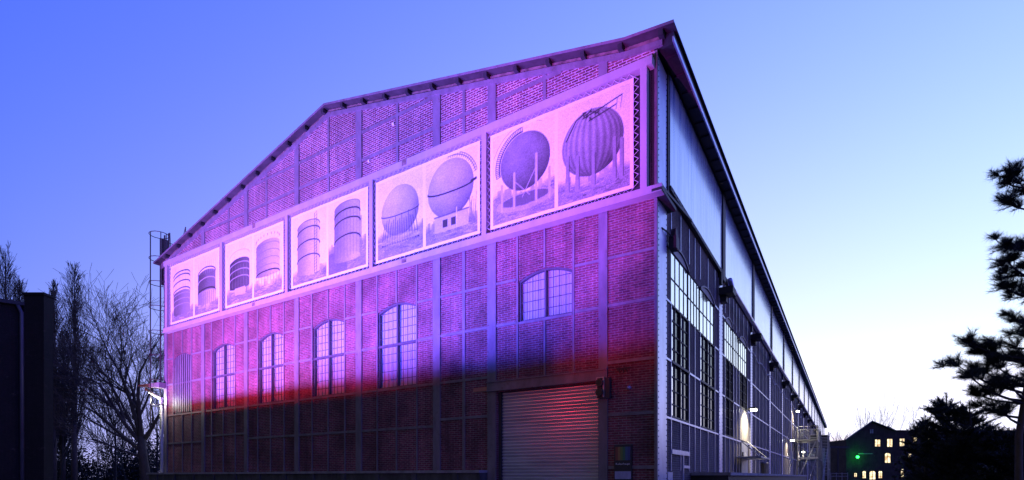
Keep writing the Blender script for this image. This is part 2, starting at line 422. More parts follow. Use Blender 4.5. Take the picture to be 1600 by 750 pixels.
# windows of the gable
def gable_window(a, b, z0, spr, top, rows, cols=4, trans=None, kind='curtain'):
    cx = (a+b)/2; y0 = .10
    fr = MB()
    fw = .05
    fr.box(a, a+fw, y0-.05, y0+.05, z0, arc_z(a+fw,a,b)); fr.box(b-fw, b, y0-.05, y0+.05, z0, arc_z(b-fw,a,b))
    fr.box(a+fw, b-fw, y0-.05, y0+.05, z0, z0+fw)
    n = 12
    for i in range(n):
        u0 = a+(b-a)*i/n; u1 = a+(b-a)*(i+1)/n
        fr.obox((u0,y0,arc_z(u0,a,b)-.03),(u1,y0,arc_z(u1,a,b)-.03),.12,.07)
    fr.box(cx-.035, cx+.035, y0-.07, y0+.05, z0+fw, top-.03)                     # heavy middle mullion
    segs = [(z0, trans), (trans, top)] if trans else [(z0, top)]
    if trans: fr.box(a, b, y0-.08, y0+.04, trans-.045, trans+.045)
    o = fr.build('window', M['bar'], hall)
    bars = MB()
    for (u, v) in ((a+fw, cx-.05), (cx+.05, b-fw)):
        for k in range(1, cols):
            x = u+(v-u)*k/cols; bars.box(x-.009, x+.009, y0-.02, y0+.0, z0+fw, arc_z(x,a,b)-.05)
        for (s0, s1) in segs:
            for k in range(1, rows):
                z = s0+(s1-s0)*k/rows
                if z < arc_z(u,a,b)-.05: bars.box(u, v, y0-.024, y0-.004, z-.010, z+.010)
    bars.build('glazing_bars', M['bar'], o)
    g = MB(); g.quad((a+.02,y0+.01,z0+.02),(b-.02,y0+.01,z0+.02),(b-.02,y0+.01,top-.05),(a+.02,y0+.01,top-.05)); g.build('pane', M['glass'], o)
    if kind == 'curtain':
        cm = MB(); cm.quad((a-.2,y0+.09,z0-.1),(b+.2,y0+.09,z0-.1),(b+.2,y0+.09,top+.1),(a-.2,y0+.09,top+.1)); cm.build('curtain', M['curtain'], o)
    else:
        cm = MB(); cm.quad((a-.2,y0+.3,z0-.2),(b+.2,y0+.3,z0-.2),(b+.2,y0+.3,top+.2),(a-.2,y0+.3,top+.2)); cm.build('dark_backing', M['dark'], o)
        sl = MB()
        for k in range(9):
            x = a+.12+(b-a-.24)*k/8; sl.box(x-.05, x+.05, y0-.10, y0-.06, z0+.05, arc_z(x,a,b)-.05)
        sl.build('grille', M['steel'], o)
for i, (a, b) in enumerate(GW): gable_window(a, b, 5.25, SPR, ARC, 5, 4, 7.0, 'curtain' if i else 'grille')
gable_window(DW[0], DW[1], 7.0, SPR, ARC, 5, 4)

# roller door
mb = MB()
nsl = 40; h = 4.63/nsl
for k in range(nsl):
    z = k*h; x0, x1 = -5.93, -1.99
    prof = [(.22, z), (.20, z+h*.12), (.165, z+h*.45), (.165, z+h*.65), (.20, z+h*.92), (.22, z+h)]
    for (y1, za), (y2, zb) in zip(prof, prof[1:]): mb.quad((x0,y1,za),(x1,y1,za),(x1,y2,zb),(x0,y2,zb))
door = mb.build('roller_door', M['shutter'], hall)
mb = MB()
for x in (-5.93,-2.09): mb.box(x, x+.10, .08, .25, 0, 4.62)
mb.build('guide_rail', M['dark'], door)
mb = MB(); mb.box(-6.33,-1.73,-.09,.02,4.66,5.02); mb.box(-6.33,-1.73,-.13,-.09,4.66,4.70); mb.box(-6.33,-1.73,-.13,-.09,4.98,5.02); mb.build('lintel', M['steel'], hall)
# base ledge of the loading ramp along the gable
mb = MB(); mb.box(XL-.9,-6.35,-.5,-.001,0,1.74); mb.box(XL-1.0,-6.33,-.58,-.002,1.742,1.84, 1)
for k in range(12): mb.box(XL+k*2.0, XL+k*2.0+.25, -.56, -.501, 0, 1.73, 0)
mb.build('loading_ramp', [paint('dark_concrete', (.10,.10,.10), .9, .5, bump=.4), M['concrete']], hall)  # ramp body darker than the ledge on top
mb = MB(); mb.box(-1.7,XR-.05,-.04,.0,1.84,1.95); mb.build('rail', M['steel'], hall)
# paler repaired brick strip left of the door
mb = MB(); mb.box(-6.98,-6.34,-.02,.0,4.72,4.86); mb.build('repair_patch', paint('orange_brick_patch', (.55,.22,.15), .9, .2), hall)

# rake of the gable: steel beam, weathered boarding, purlin ends
def along(xa, xb, step=.5):
    xs = [xa]
    for q in (APX, -4.03, -1.1):
        if xa < q < xb: xs.append(q)
    return xs+[xb]
xs = along(-30.0, .02)
for (nm, lo, hi, ya, yb, mt) in (('rake_beam', .42, .26, -.10, .0, 'steel'), ('rake_board', .27, .10, -.03, .01, 'rust')):
    mb = MB()
    for a, b in zip(xs, xs[1:]):
        za, zb = roof_z(a), roof_z(b)
        mb.add([(a,ya,za-lo),(b,ya,zb-lo),(b,ya,zb-hi),(a,ya,za-hi),(a,yb,za-lo),(b,yb,zb-lo),(b,yb,zb-hi),(a,yb,za-hi)],
               [(0,1,2,3),(4,7,6,5),(0,4,5,1),(3,2,6,7),(0,3,7,4),(1,5,6,2)])
    if nm == 'rake_beam':
        for k in range(110):
            x = -29.8+k*.27
            if x < -.1: mb.rivet((x,ya,roof_z(x)-.31),(0,-1,0),.014,0)
    mb.build(nm, M[mt], hall)
px_ = [.02-1.262*k for k in range(24)]
for x in px_:
    mb = MB(); z = roof_z(x)-.17; mb.box(x-.07, x+.07, -.27, .0, z-.09, z+.07)
    mb.build('purlin_end', M['dark'], hall)
# roof
mb = MB()
xs = [-30.3, APX, -4.03, -1.1, .42]
for a, b in zip(xs, xs[1:]):
    za, zb = roof_z(a), roof_z(b)
    for y0, y1 in ((-.3, L+.3),):
        mb.add([(a,y0,za-.06),(b,y0,zb-.06),(b,y0,zb),(a,y0,za),(a,y1,za-.06),(b,y1,zb-.06),(b,y1,zb),(a,y1,za)],
               [(0,1,2,3),(4,7,6,5),(0,4,5,1),(3,2,6,7)]+([(0,3,7,4)] if a == xs[0] else [])+([(1,5,6,2)] if b == .42 else []))
roof = mb.build('roof', M['roof'], hall)
mb = MB()
for a, b in zip(xs[:-1], xs[1:]): mb.obox((a,-.31,roof_z(a)-.02),(b,-.31,roof_z(b)-.02),.02,.075)
mb.build('verge_trim', M['steel'], roof)

# ---------------------------------------------------------------- long side (plane x = XS)
XS = -.2; XF = -.14
put_s = lambda u, d, z: (XS-d, u, z)
cols = [.5]+[9.55+9.2*k for k in range(16)]       # column centres
SB, TR, ST = 3.55, 5.37, 7.25
WB = (9.02, 9.32)                                 # spring and crown of the arches
bw1 = [(1.63,3.9,5.72,8.38), (10.75,12.9,14.7,17.4)]
holes = []
for w in bw1:
    holes += [(w[0], w[1], SB, ST), (w[2], w[3], SB, ST), (w[0], w[3], ST, WB[0])]
DOORS = [(15.2, 17.3), (45.6, 47.4), (55.2, 56.8)]
us = sorted({0.0, L, *[q for h in holes for q in h[:2]]}); zs = sorted({0, 10.75, *[q for h in holes for q in h[2:]]})
mb = MB(); wall_grid(mb, us, zs, holes, put_s, .3)
mb.build('side_wall', M['brick_s'], hall)
# glazing of first two bays
for bi, w in enumerate(bw1):
    for (a, b) in ((w[0], w[1]), (w[2], w[3])):
        fr = MB(); x = XS-.02; cm_ = (a+b)/2
        for u in (a+.03, b-.03): fr.box(x-.05, x+.035, u-.03, u+.03, SB, ST)
        fr.box(x-.05, x+.05, cm_-.04, cm_+.04, SB, ST)
        fr.box(x-.05, x+.05, a, b, SB, SB+.06); fr.box(x-.04, x+.075, a, b, TR-.04, TR+.04)
        o = fr.build('window', M['dark'], hall)
        q = (b-a)/2
        g = MB(); g2 = MB(); bars = MB()
        for h0 in (a, cm_):
            g.quad((x-.02,h0+.03,SB),(x-.02,h0+q*.46,SB),(x-.02,h0+q*.46,ST),(x-.02,h0+.03,ST))
            g2.quad((x-.02,h0+q*.46,SB),(x-.02,h0+q-.03,SB),(x-.02,h0+q-.03,ST),(x-.02,h0+q*.46,ST))
            bars.box(x-.02, x+.02, h0+q*.44, h0+q*.48, SB, ST)
            for s0, s1 in ((SB, TR), (TR, ST)):
                for k in range(1, 4):
                    z = s0+(s1-s0)*k/4; bars.box(x-.015, x+.01, h0, h0+q, z-.015, z+.015)
        g.build('pane', M['sky_glass'] if bi == 0 else M['dark_glass'], o); g2.build('dark_pane', M['dark_glass'], o)
        bars.build('glazing_bars', M['dark'], o)
    a, b = w[0], w[3]; x = XS-.01
    fr = MB(); cells = [(w[0], w[1], 4), (w[1], w[2], 4), (w[2], w[3], 4)]
    fr.box(x-.04, x+.03, a, b, ST-.03, ST+.03)
    for (u, v, n) in cells:
        fr.box(x-.03, x+.012, u-.02, u+.02, ST+.03, WB[0]); fr.box(x-.03, x+.012, v-.02, v+.02, ST+.03, WB[0])
        for k in range(1, n):
            y = u+(v-u)*k/n; fr.box(x-.012, x+.004, y-.012, y+.012, ST+.03, WB[0])
    fr.box(x-.02, x+.004, a, b, 8.12, 8.15)
    o = fr.build('band_window', M['dark'], hall)
    g = MB(); g.quad((x-.015,a,ST),(x-.015,b,ST),(x-.015,b,WB[0]),(x-.015,a,WB[0])); g.build('pane', M['sky_glass'], o)
    # arched heads standing proud of the wall above the first and third part
    for (u, v) in ((w[0], w[1]), (w[2], w[3])):
        hm = MB(); n = 12
        for i in range(n):
            y0 = u+(v-u)*i/n; y1 = u+(v-u)*(i+1)/n
            f0 = WB[0]+.3*(1-(2*i/n-1)**2); f1 = WB[0]+.3*(1-(2*(i+1)/n-1)**2)
            hm.quad((XS+.012,y0,WB[0]),(XS+.012,y1,WB[0]),(XS+.012,y1,f1),(XS+.012,y0,f0))
            hm.obox((XS+.03,y0,f0),(XS+.03,y1,f1),.05,.06)
        hm.build('arched_head', M['steel'], o)
# columns
for ci, y in enumerate(cols):
    w = .48 if ci == 0 else .36
    mb = MB(); lo = 0 if ci else .02
    ya, yb = (lo, .96) if ci == 0 else (y-w, y+w)
    zt = 14.3 if ci == 0 else 10.5
    mb.box(XS-.02, XF, ya, yb, 0, zt)
    if ci < 7:
        for k in range(int(zt/.17)):
            for u in (ya+.06, yb-.06): mb.rivet((XF, u, .1+k*.17+(.08 if u > y else 0)), (1,0,0), .022 if ci < 2 else .03)
    mb.build('corner_column' if ci == 0 else 'column', [M['steel_lite'], M['rivet']], hall)
mb = MB(); mb.box(-.22,-.138,-.075,.018,0,14.4); mb.build('corner_angle', M['steel'], hall)
# posts and rails on the long side
def spost(y, z0, z1, w=.05, mt='steel_lite'): mb = MB(); mb.box(XS-.01, XS+.035, y-w/2, y+w/2, z0, z1); mb.build('side_post', M[mt], hall)
def srail(a, b, z, h=.065): mb = MB(); mb.box(XS-.01, XS+.04, a, b, z-h/2, z+h/2); mb.build('side_rail', M['steel_lite'], hall)
for k in range(len(cols)-1):
    a = cols[k]+(.46 if k == 0 else .36); b = cols[k+1]-.36
    if k < 2:
        w = bw1[k]
        for y in (w[0]-.04, w[1]+.04, w[2]-.04, w[3]+.04): spost(y, 1.8, ST-.02); spost(y, WB[0]+.3, 10.6)
        for y in ((w[0]+w[1])/2, (w[2]+w[3])/2): spost(y, 1.8, SB-.05); spost(y, WB[1]+.03, 10.6)
        ym = (w[1]+w[2])/2; spost(ym, 1.8, ST-.02); spost(ym, WB[0]+.05, 10.6)
        srail(a, b, SB-.05)
        srail(a, w[0]-.08, TR); srail(w[1]+.08, w[2]-.08, TR); srail(w[3]+.08, b, TR)
        srail(a, w[0]-.05, ST); srail(w[3]+.05, b, ST)
        srail(a, w[0], 9.05); srail(w[3], b, 9.05)
    else:
        n = 5 if k < 5 else (3 if k < 9 else 2)
        for i in range(1, n): spost(a+(b-a)*i/n, 1.8, 10.5)
        for z in (SB-.05, TR, ST): srail(a, b, z)
# extra framing low in bay one
mb = MB(); mb.box(XS-.01,XS+.06,1.6,3.9,2.35,2.5); mb.box(XS-.01,XS+.06,3.0,3.08,1.2,2.35); mb.box(XS-.01,XS+.06,3.1,3.9,1.9,2.0); mb.box(XS-.01,XS+.07,1.05,1.6,.0,1.75); mb.build('side_door_frame', M['steel_lite'], hall)
# clerestory: back wall, streaked panels, dividers
mb = MB(); mb.quad((XS-.05,0,10.75),(XS-.05,L,10.75),(XS-.05,L,14.75),(XS-.05,0,14.75)); mb.build('clerestory_wall', M['dark'], hall)
for k in range(len(cols)-1):
    a = cols[k]+(.5 if k else .62); b = cols[k+1]-(.12 if k != 1 else .1)
    mb = MB(); mb.box(XS-.04, XS+.12, a, b, 10.86, 14.38)
    mb.build('streaked_panel', M['panel'], hall)
    mb = MB(); mb.box(XS-.04, XS+.15, a, b, 10.72, 10.86)
    for i in range(int((b-a)/.32)): mb.rivet((XS+.15, a+.1+i*.32, 10.79), (1,0,0), .03, 0)
    mb.build('panel_sill', M['dark'], hall)
    if k:
        mb = MB(); mb.box(XS-.04, XF+.12, cols[k]-.10, cols[k]+.47, 10.5, 14.45); mb.box(XF-.02, XF+.1, cols[k]-.36, cols[k]-.14, 10.2, 10.9); mb.build('clerestory_column', M['dark'], hall)
mb = MB(); mb.box(XS-.04, XS+.1, .962, 1.08, 10.5, 14.45); mb.build('clerestory_column', M['dark'], hall)
# cornice and eaves
mb = MB(); mb.box(XS-.05, -.02, .0, L, 14.46, 14.78); mb.box(-.02, .34, -.02, L, 14.42, 14.78); mb.build('cornice', M['dark'], hall)
mb = MB(); mb.box(.345, .39, -.2, L, 14.36, 14.50); mb.build('eaves_trim', M['steel_lite'], hall)
for k in range(60):
    y = .4+k*.9; mb = MB(); mb.box(.0, .33, y, y+.06, 14.36, 14.42); mb.build('eaves_bracket', M['dark'], hall)
# ledge round the corner at banner foot level
mb = MB(); mb.box(XS, .12, -.42, 1.1, 9.98, 10.08); mb.obox((.08,-.3,10.12),(.08,3.2,10.55),.05,.08); mb.build('corner_ledge', M['dark'], hall)
# side loading ramp
mb = MB(); mb.box(XS, 1.1, 4.3, 48, 0, 1.65); mb.box(XS+.02, 1.2, 4.2, 48.1, 1.652, 1.76, 1); mb.build('side_ramp', [M['dark'], M['concrete']], hall)
# doors in the long side
for (a, b), zt, mt in zip(DOORS, (2.62+.9, 4.3, 4.2), ('zinc','steel_lite','steel_lite')):
    mb = MB(); mb.box(XS-.01, XS+.06, a, b, 1.76, zt); d = mb.build('door', M[mt], hall)
    mb = MB(); mb.box(XS+.06, XS+.13, a+.15, a+.2, 2.7, 2.95); mb.build('handle', M['dark'], d)
mb = MB(); mb.box(XS-.01, XS+.045, 14.8, 17.9, 3.6, 5.3); mb.build('infill_panel', paint('pale_render', (.5,.46,.38), .8, .5), hall)

# ================================================================== things on the hall
# gutter pipe along the long side, on brackets
pipe = empty('service_pipe', (0,9.3,10.2), 0, 'long pale service pipe running along the side of the hall under the streaked panels', 'pipe')
pipe_mb = MB(); pipe_mb.tube([(.28,9.3,10.35),(.28,9.9,10.15),(.28,L-1,10.15)], .11, 8); o = pipe_mb.build('pipe', M['steel_lite'], None, True)
o.parent = pipe; o.matrix_parent_inverse = Matrix.Translation((0,-9.3,-10.2))
for y in cols[1:]:
    mb = MB(); mb.box(XF, .45, y-.45, y+.3, 9.72, 10.02); mb.box(XF, .12, y-.2, y+.2, 9.45, 9.75)
    o = mb.build('bracket', M['dark'], None); o.parent = pipe; o.matrix_parent_inverse = Matrix.Translation((0,-9.3,-10.2))
# wavy cable
mb = MB(); pts = []
for k in range(120):
    y = 18.9+k*.35; u = ((y-18.9) % 9.2)/9.2
    pts.append((XF+.05, y, 8.75+.35*abs(math.cos(u*math.pi*2))**.6))
mb.tube(pts, .025, 5); tag(mb.build('cable', M['white'], None, True), 'thin pale cable hanging in shallow waves along the brick of the long side', 'cable')

# banner frame
bf = empty('banner_frame', (0,0,9.9), 0, 'long mauve steel frame across the gable that carries the five picture banners', 'frame')
def bpart(mb, nm, mt):
    o = mb.build(nm, M[mt], None); o.parent = bf; o.matrix_parent_inverse = Matrix.Translation((0,0,-9.9)); return o
mb = MB(); mb.box(-28.95,-.2,-.38,-.12,13.82,14.08); bpart(mb, 'top_beam', 'frame_lite')
mb = MB(); mb.box(-28.95,.1,-.40,-.12,9.96,10.2); mb.box(-28.95,.1,-.46,-.40,9.94,9.98); bpart(mb, 'bottom_beam', 'frame_lite')
mb = MB(); mb.box(-10.2,-9.95,-.385,-.1,13.85,14.12); mb.box(-20.2,-19.95,-.385,-.1,13.85,14.12); bpart(mb, 'beam_joint', 'rust')
mb = MB(); mb.box(-10.2,-9.95,-.405,-.3,9.99,10.17); mb.box(-20.2,-19.95,-.405,-.3,9.99,10.17); bpart(mb, 'beam_joint', 'rust')
for x in (-28.66,-22.98,-17.53,-11.94,-6.26,-.46):
    mb = MB(); mb.box(x-.1, x+.1, -.379, -.14, 10.2, 13.82); bpart(mb, 'upright', 'frame_lite')
mb = MB(); mb.box(-28.9,-.3,-.12,-.1,10.0,13.95); bpart(mb, 'shade_backing', 'dark')  # dark sheet added for the shade in the gaps around the banners
for x in (-27,-21.3,-15.1,-8.7,-2.5):
    mb = MB(); mb.box(x-.05, x+.05, -.1, .0, 10.0, 10.1); mb.box(x-.05, x+.05, -.1, .0, 13.85, 13.95); bpart(mb, 'bracket', 'dark')

# ---- printed pictures, rasterised into a colour attribute (generic gas tanks)
RES = 48
class Pic:
    def __init__(s, W, H):
        s.W, s.H = W, H; s.nx, s.nz = int(W*RES)+1, int(H*RES)+1
        s.U, s.V = np.meshgrid(np.linspace(0,W,s.nx), np.linspace(0,H,s.nz))
        s.a = np.full(s.U.shape, 1.0)
        rs = np.random.RandomState(int(W*1000) % 97+len(bpy.data.meshes))
        s.n = rs.rand(*s.U.shape)
        k = rs.rand(8, 12); s.soft = sum(np.sin(s.U*f1+p1)*np.sin(s.V*f2+p2) for f1,p1,f2,p2 in rs.rand(14,4)*[9,6,9,6])/14
        s.clip = np.ones_like(s.U, bool)
    def put(s, mask, val, alpha=1.0):
        mask = np.clip(mask, 0, 1)*alpha*s.clip; s.a = s.a*(1-mask)+val*mask
    def rect(s, u0, u1, v0, v1, val, alpha=1): s.put(((s.U>=u0)&(s.U<=u1)&(s.V>=v0)&(s.V<=v1)).astype(float), val, alpha)
    def line(s, p, q, w, val, alpha=1):
        p = np.array(p); q = np.array(q); d = q-p; l2 = (d**2).sum()+1e-9
        t = np.clip(((s.U-p[0])*d[0]+(s.V-p[1])*d[1])/l2, 0, 1)
        r = np.hypot(s.U-p[0]-t*d[0], s.V-p[1]-t*d[1]); s.put(np.clip((w-r)/.02+.5, 0, 1), val, alpha)
    def arc(s, cu, cv, ru, rv, t0, t1, w, val, alpha=1):
        T = np.linspace(R(t0), R(t1), 26)
        for a, b in zip(T, T[1:]): s.line((cu+ru*math.cos(a), cv+rv*math.sin(a)), (cu+ru*math.cos(b), cv+rv*math.sin(b)), w, val, alpha)
    def photo(s, u0, u1, v0, v1, ground):
        s.clip = (s.U>=u0)&(s.U<=u1)&(s.V>=v0)&(s.V<=v1)
        s.put(np.ones_like(s.U), .90+.05*s.soft)
        g = v0+ground
        s.put(np.clip((g+.12*np.sin(s.U*3)-s.V)/.25+.5, 0, 1), .42+.16*s.n+.12*s.soft)
        for k in range(46):
            x = u0+random.random()*(u1-u0); z = v0+random.random()*ground
            s.line((x, z), (x+random.uniform(.05,.35), z+random.uniform(-.03,.05)), random.uniform(.008,.02), random.choice([.25,.3,.8]), .6)
        for k in range(12):
            x = u0+random.random()*(u1-u0); hh = random.uniform(.08,.3)
            s.rect(x, x+random.uniform(.08,.25), g-.1, g+hh, random.uniform(.4,.65), .6)
    def cyl(s, cu, r, v0, v1, tone, curve, alpha=1.0, grain=.05):
        k = np.clip((s.U-cu)/r, -1, 1); e = curve*np.sqrt(1-k*k)
        m = (abs(s.U-cu)<=r)&(s.V>=v0-e*.3)&(s.V<=v1+e)
        sh = tone*(.92+.22*np.sin((k+.2)*1.5))+grain*(s.n-.5)
        s.put(m.astype(float), np.clip(sh, .05, .9), alpha)
    def ring(s, cu, r, v, curve, w, val, alpha=1, ru=None):
        s.arc(cu, v, r, curve, 0, 180, w, val, alpha)
    def sphere(s, cu, cv, r, tone, rib=0):
        x = (s.U-cu)/r; y = (s.V-cv)/r; d = x*x+y*y; zz = np.sqrt(np.clip(1-d, 0, 1))
        sh = tone*(.55+.5*(y+1)/2+.28*zz-.18*x)
        if rib:
            lon = np.arcsin(np.clip(x/np.sqrt(np.clip(1-y*y, .02, 1)), -1, 1)); sh = sh*(1+.16*np.sin(lon*rib))
        sh = sh+.05*(s.n-.5)+.05*s.soft
        s.put(np.clip((1-d)*r/.03+.5, 0, 1), np.clip(sh, .06, .95))
def banner(x0, x1, draw, label):
    z0, z1 = 10.34, 13.68; W, H = x1-x0, z1-z0
    p = Pic(W, H); half = W/2; mg = .12
    draw(p, mg, half-.07, half+.07, W-mg, mg, H-mg)
    p.clip = np.ones_like(p.U, bool)
    p.a = p.a*(1+.22*(p.n-.5))+.05*p.soft*(p.a < .95)
    a = np.clip(p.a, .05, 1)**1.8*.88; a = np.clip(a, .025, .85)
    bu = .012*np.sin(p.U*2.1+p.V*1.3)*np.sin(p.V*2.9)
    nx, nz = p.nx, p.nz
    verts = np.stack([x0+p.U, -.30+bu*0+.006*np.sin(p.U*5+p.V*2), z0+p.V], -1).reshape(-1, 3)
    idx = np.arange(nx*nz).reshape(nz, nx)
    faces = np.stack([idx[:-1,:-1], idx[:-1,1:], idx[1:,1:], idx[1:,:-1]], -1).reshape(-1, 4)
    root = empty('picture_banner', ((x0+x1)/2, -.3, z0), 0, label, 'banner', 'banners in the steel frame')
    me = bpy.data.meshes.new('canvas'); me.from_pydata(verts.tolist(), [], faces.tolist())
    ca = me.color_attributes.new('print', 'FLOAT_COLOR', 'POINT')
    cc = np.ones((nx*nz, 4), np.float32); g = a.reshape(-1); cc[:,0] = g; cc[:,1] = g*.985; cc[:,2] = g*.99
    ca.data.foreach_set('color', cc.reshape(-1)); me.materials.append(M['canvas']); me.update()
    inv = Matrix.Translation((-(x0+x1)/2, .3, -z0))
    o = bpy.data.objects.new('canvas', me); COL.objects.link(o); o.parent = root; o.matrix_parent_inverse = inv
    mb = MB(); y = -.32; e = .13                                   # zigzag lacing to the frame
    def zig(p0, p1, off, n):
        pts = []
        for k in range(n*2+1):
            t = k/(n*2); q = Vector(p0).lerp(Vector(p1), t); pts.append(q+Vector(off)*(k % 2))
        mb.tube(pts, .011, 3, cap=False)
    zig((x0,y,z1),(x1,y,z1),(0,0,e),22); zig((x0,y,z0),(x1,y,z0),(0,0,-e),22)
    zig((x0,y,z0),(x0,y,z1),(-.14,0,0),14); zig((x1,y,z0),(x1,y,z1),(.16,0,0),14)
    o = mb.build('lacing', M['rope'], None); o.parent = root; o.matrix_parent_inverse = inv
def d1(p, a, b, c, d, v0, v1):
    p.photo(a, b, v0, v1, .5)
    cu = (a+b)/2-.05; r = .88
    p.cyl(cu, r, v0+.35, v0+1.45, .42, .22)
    for k in range(12): x = cu-r+2*r*k/11; p.line((x, v0+.4), (x, v1-.55+.2*math.sqrt(max(0, 1-((x-cu)/r)**2))), .010, .5)
    for v in (1.55, 1.95, 2.3, v1-v0-.6): p.ring(cu, r, v0+v, .25, .028, .12)
    for v in (.7, 1.0, 1.3): p.ring(cu, r, v0+v, .2, .02, .6)
    p.photo(c, d, v0, v1, .45)
    cu = (c+d)/2+.05; r = .85
    p.cyl(cu, r, v0+1.1, v0+2.05, .34, .24); p.cyl(cu, r, v0+.5, v0+1.05, .62, .15)
    p.ring(cu, r, v0+2.1, .32, .03, .1); p.ring(cu, r, v0+1.6, .27, .02, .7); p.ring(cu, r, v0+1.08, .22, .03, .1)
    for k in range(10): x = cu-r+2*r*k/9; p.line((x, v0+.45), (x, v0+1.1), .014, .3); p.line((x, v0+2.1), (x, v1-.35), .008, .62)
def d2(p, a, b, c, d, v0, v1):
    p.photo(a, b, v0, v1, .55)
    cu = (a+b)/2+.02; r = .86
    p.cyl(cu, r, v0+.75, v0+2.0, .26, .26); p.ring(cu, r, v1-.75, .3, .012, .6)
    for v in (1.1, 1.45, 1.8): p.ring(cu, r, v0+v, .24, .018, .65)
    for k in range(8): x = cu-r+2*r*k/7; p.line((x, v0+.8), (x, v0+1.9), .008, .45)
    p.rect(cu-.4, cu+.5, v0+.4, v0+.75, .7)
    p.photo(c, d, v0, v1, .5)
    cu = (c+d)/2; r = .93
    p.cyl(cu, r, v0+.95, v1-.75, .60, .3)
    for v in (1.15, 1.5, 1.85, 2.2): p.ring(cu, r, v0+v, .28, .012, .4)
    p.ring(cu, r, v0+.95, .2, .03, .12)
    for k in range(11): t = math.pi*k/10; x = cu+r*math.cos(t); z = v1-.5+.25*math.sin(t); p.line((x, z), (x, z+.07), .018, .25)
    for k in range(9): x = cu-r+2*r*k/8; p.line((x, v0+.45), (x, v0+.95), .012, .35)
def d3(p, a, b, c, d, v0, v1):
    p.photo(a, b, v0, v1, .45)
    cu = (a+b)/2-.05; r = .78
    p.cyl(cu, r, v0+.4, v1-.65, .66, .3)
    for v in (.95, 1.6, 2.2): p.ring(cu, r, v0+v, .28, .026, .14)
    p.ring(cu, r, v1-.62, .3, .018, .2)
    for x in (cu+.42, cu+.58): p.line((x, v0+.3), (x, v1-.1), .014, .25)
    for k in range(20): z = v0+.4+k*.135; p.line((cu+.42, z), (cu+.58, z+.1), .01, .3)
    p.photo(c, d, v0, v1, 1.0)
    p.put(((p.V < v0+.9)&(p.U < c+1.2)).astype(float), .3+.1*p.n, .8)
    cu = (c+d)/2+.02; r = .8
    p.cyl(cu, r, v0+.45, v1-.42, .60, .28)
    for k in range(60): z = v0+.5+k*.036; p.ring(cu, r, z, .28, .006, .42, .5)
    for v in (1.25, 1.95, v1-v0-.75): p.ring(cu, r, v0+v, .28, .03, .1)
    for k in range(9): x = cu-r+2*r*k/8; p.line((x, v0+.6), (x, v1-.5), .008, .35)
    p.ring(cu, r, v1-.42, .28, .012, .3)
    p.line((d-.3, v0+.9), (d-.3, v0+2.1), .03, .5)
def d4(p, a, b, c, d, v0, v1):
    p.photo(a, b, v0, v1, .85)
    cu, cv, r = (a+b)/2-.0, v0+1.75, 1.0
    p.sphere(cu, cv, r, .62); p.arc(cu, cv-.05, r, .12, 180, 360, .018, .15)
    for k in range(15):
        x = cu-r*.95+1.9*r*k/14; p.line((x*.85+cu*.15, cv-.1-.3*abs(math.cos(k))), (x, v0+.55+.12*math.cos(k*.45)), .014, .22)
        p.line((x, v0+.5), (x+.05, v0+.5), .03, .15)
    p.put((((p.U-cu)/(r*1.05))**2+((p.V-v0-.62)/.2)**2 < 1).astype(float), .78, .35)
    p.photo(c, d, v0, v1, .55)
    cu, cv, r = (c+d)/2-.02, v0+1.9, 1.08
    p.sphere(cu, cv, r, .58); p.arc(cu, cv, r, .14, 180, 360, .028, .12); p.line((cu+r-.1, cv-.02), (cu+r+.1, cv+.02), .05, .15)
    p.arc(cu, cv, r+.12, r+.12, 15, 95, .015, .3); p.arc(cu, cv, r+.2, r+.2, 15, 95, .012, .3)
    for k in range(16): t = R(15+80*k/15); p.line((cu+(r+.05)*math.cos(t), cv+(r+.05)*math.sin(t)), (cu+(r+.2)*math.cos(t), cv+(r+.2)*math.sin(t)), .01, .3)
    p.rect(cu-.75, cu+.85, v0+.35, v0+.95, .72); p.line((cu-.75, v0+.95), (cu+.85, v0+.95), .025, .3)
    for x in (cu-.25, cu+.15): p.rect(x-.12, x+.12, v0+.5, v0+.78, .2)
    p.line((cu+.3, v0+.4), (cu+.3, v0+1.1), .02, .85)
    for k in range(9): x = d-.1-random.random()*.25; p.line((x, v0+.4), (x+random.uniform(-.12,.12), v0+random.uniform(1,1.5)), .008, .35)
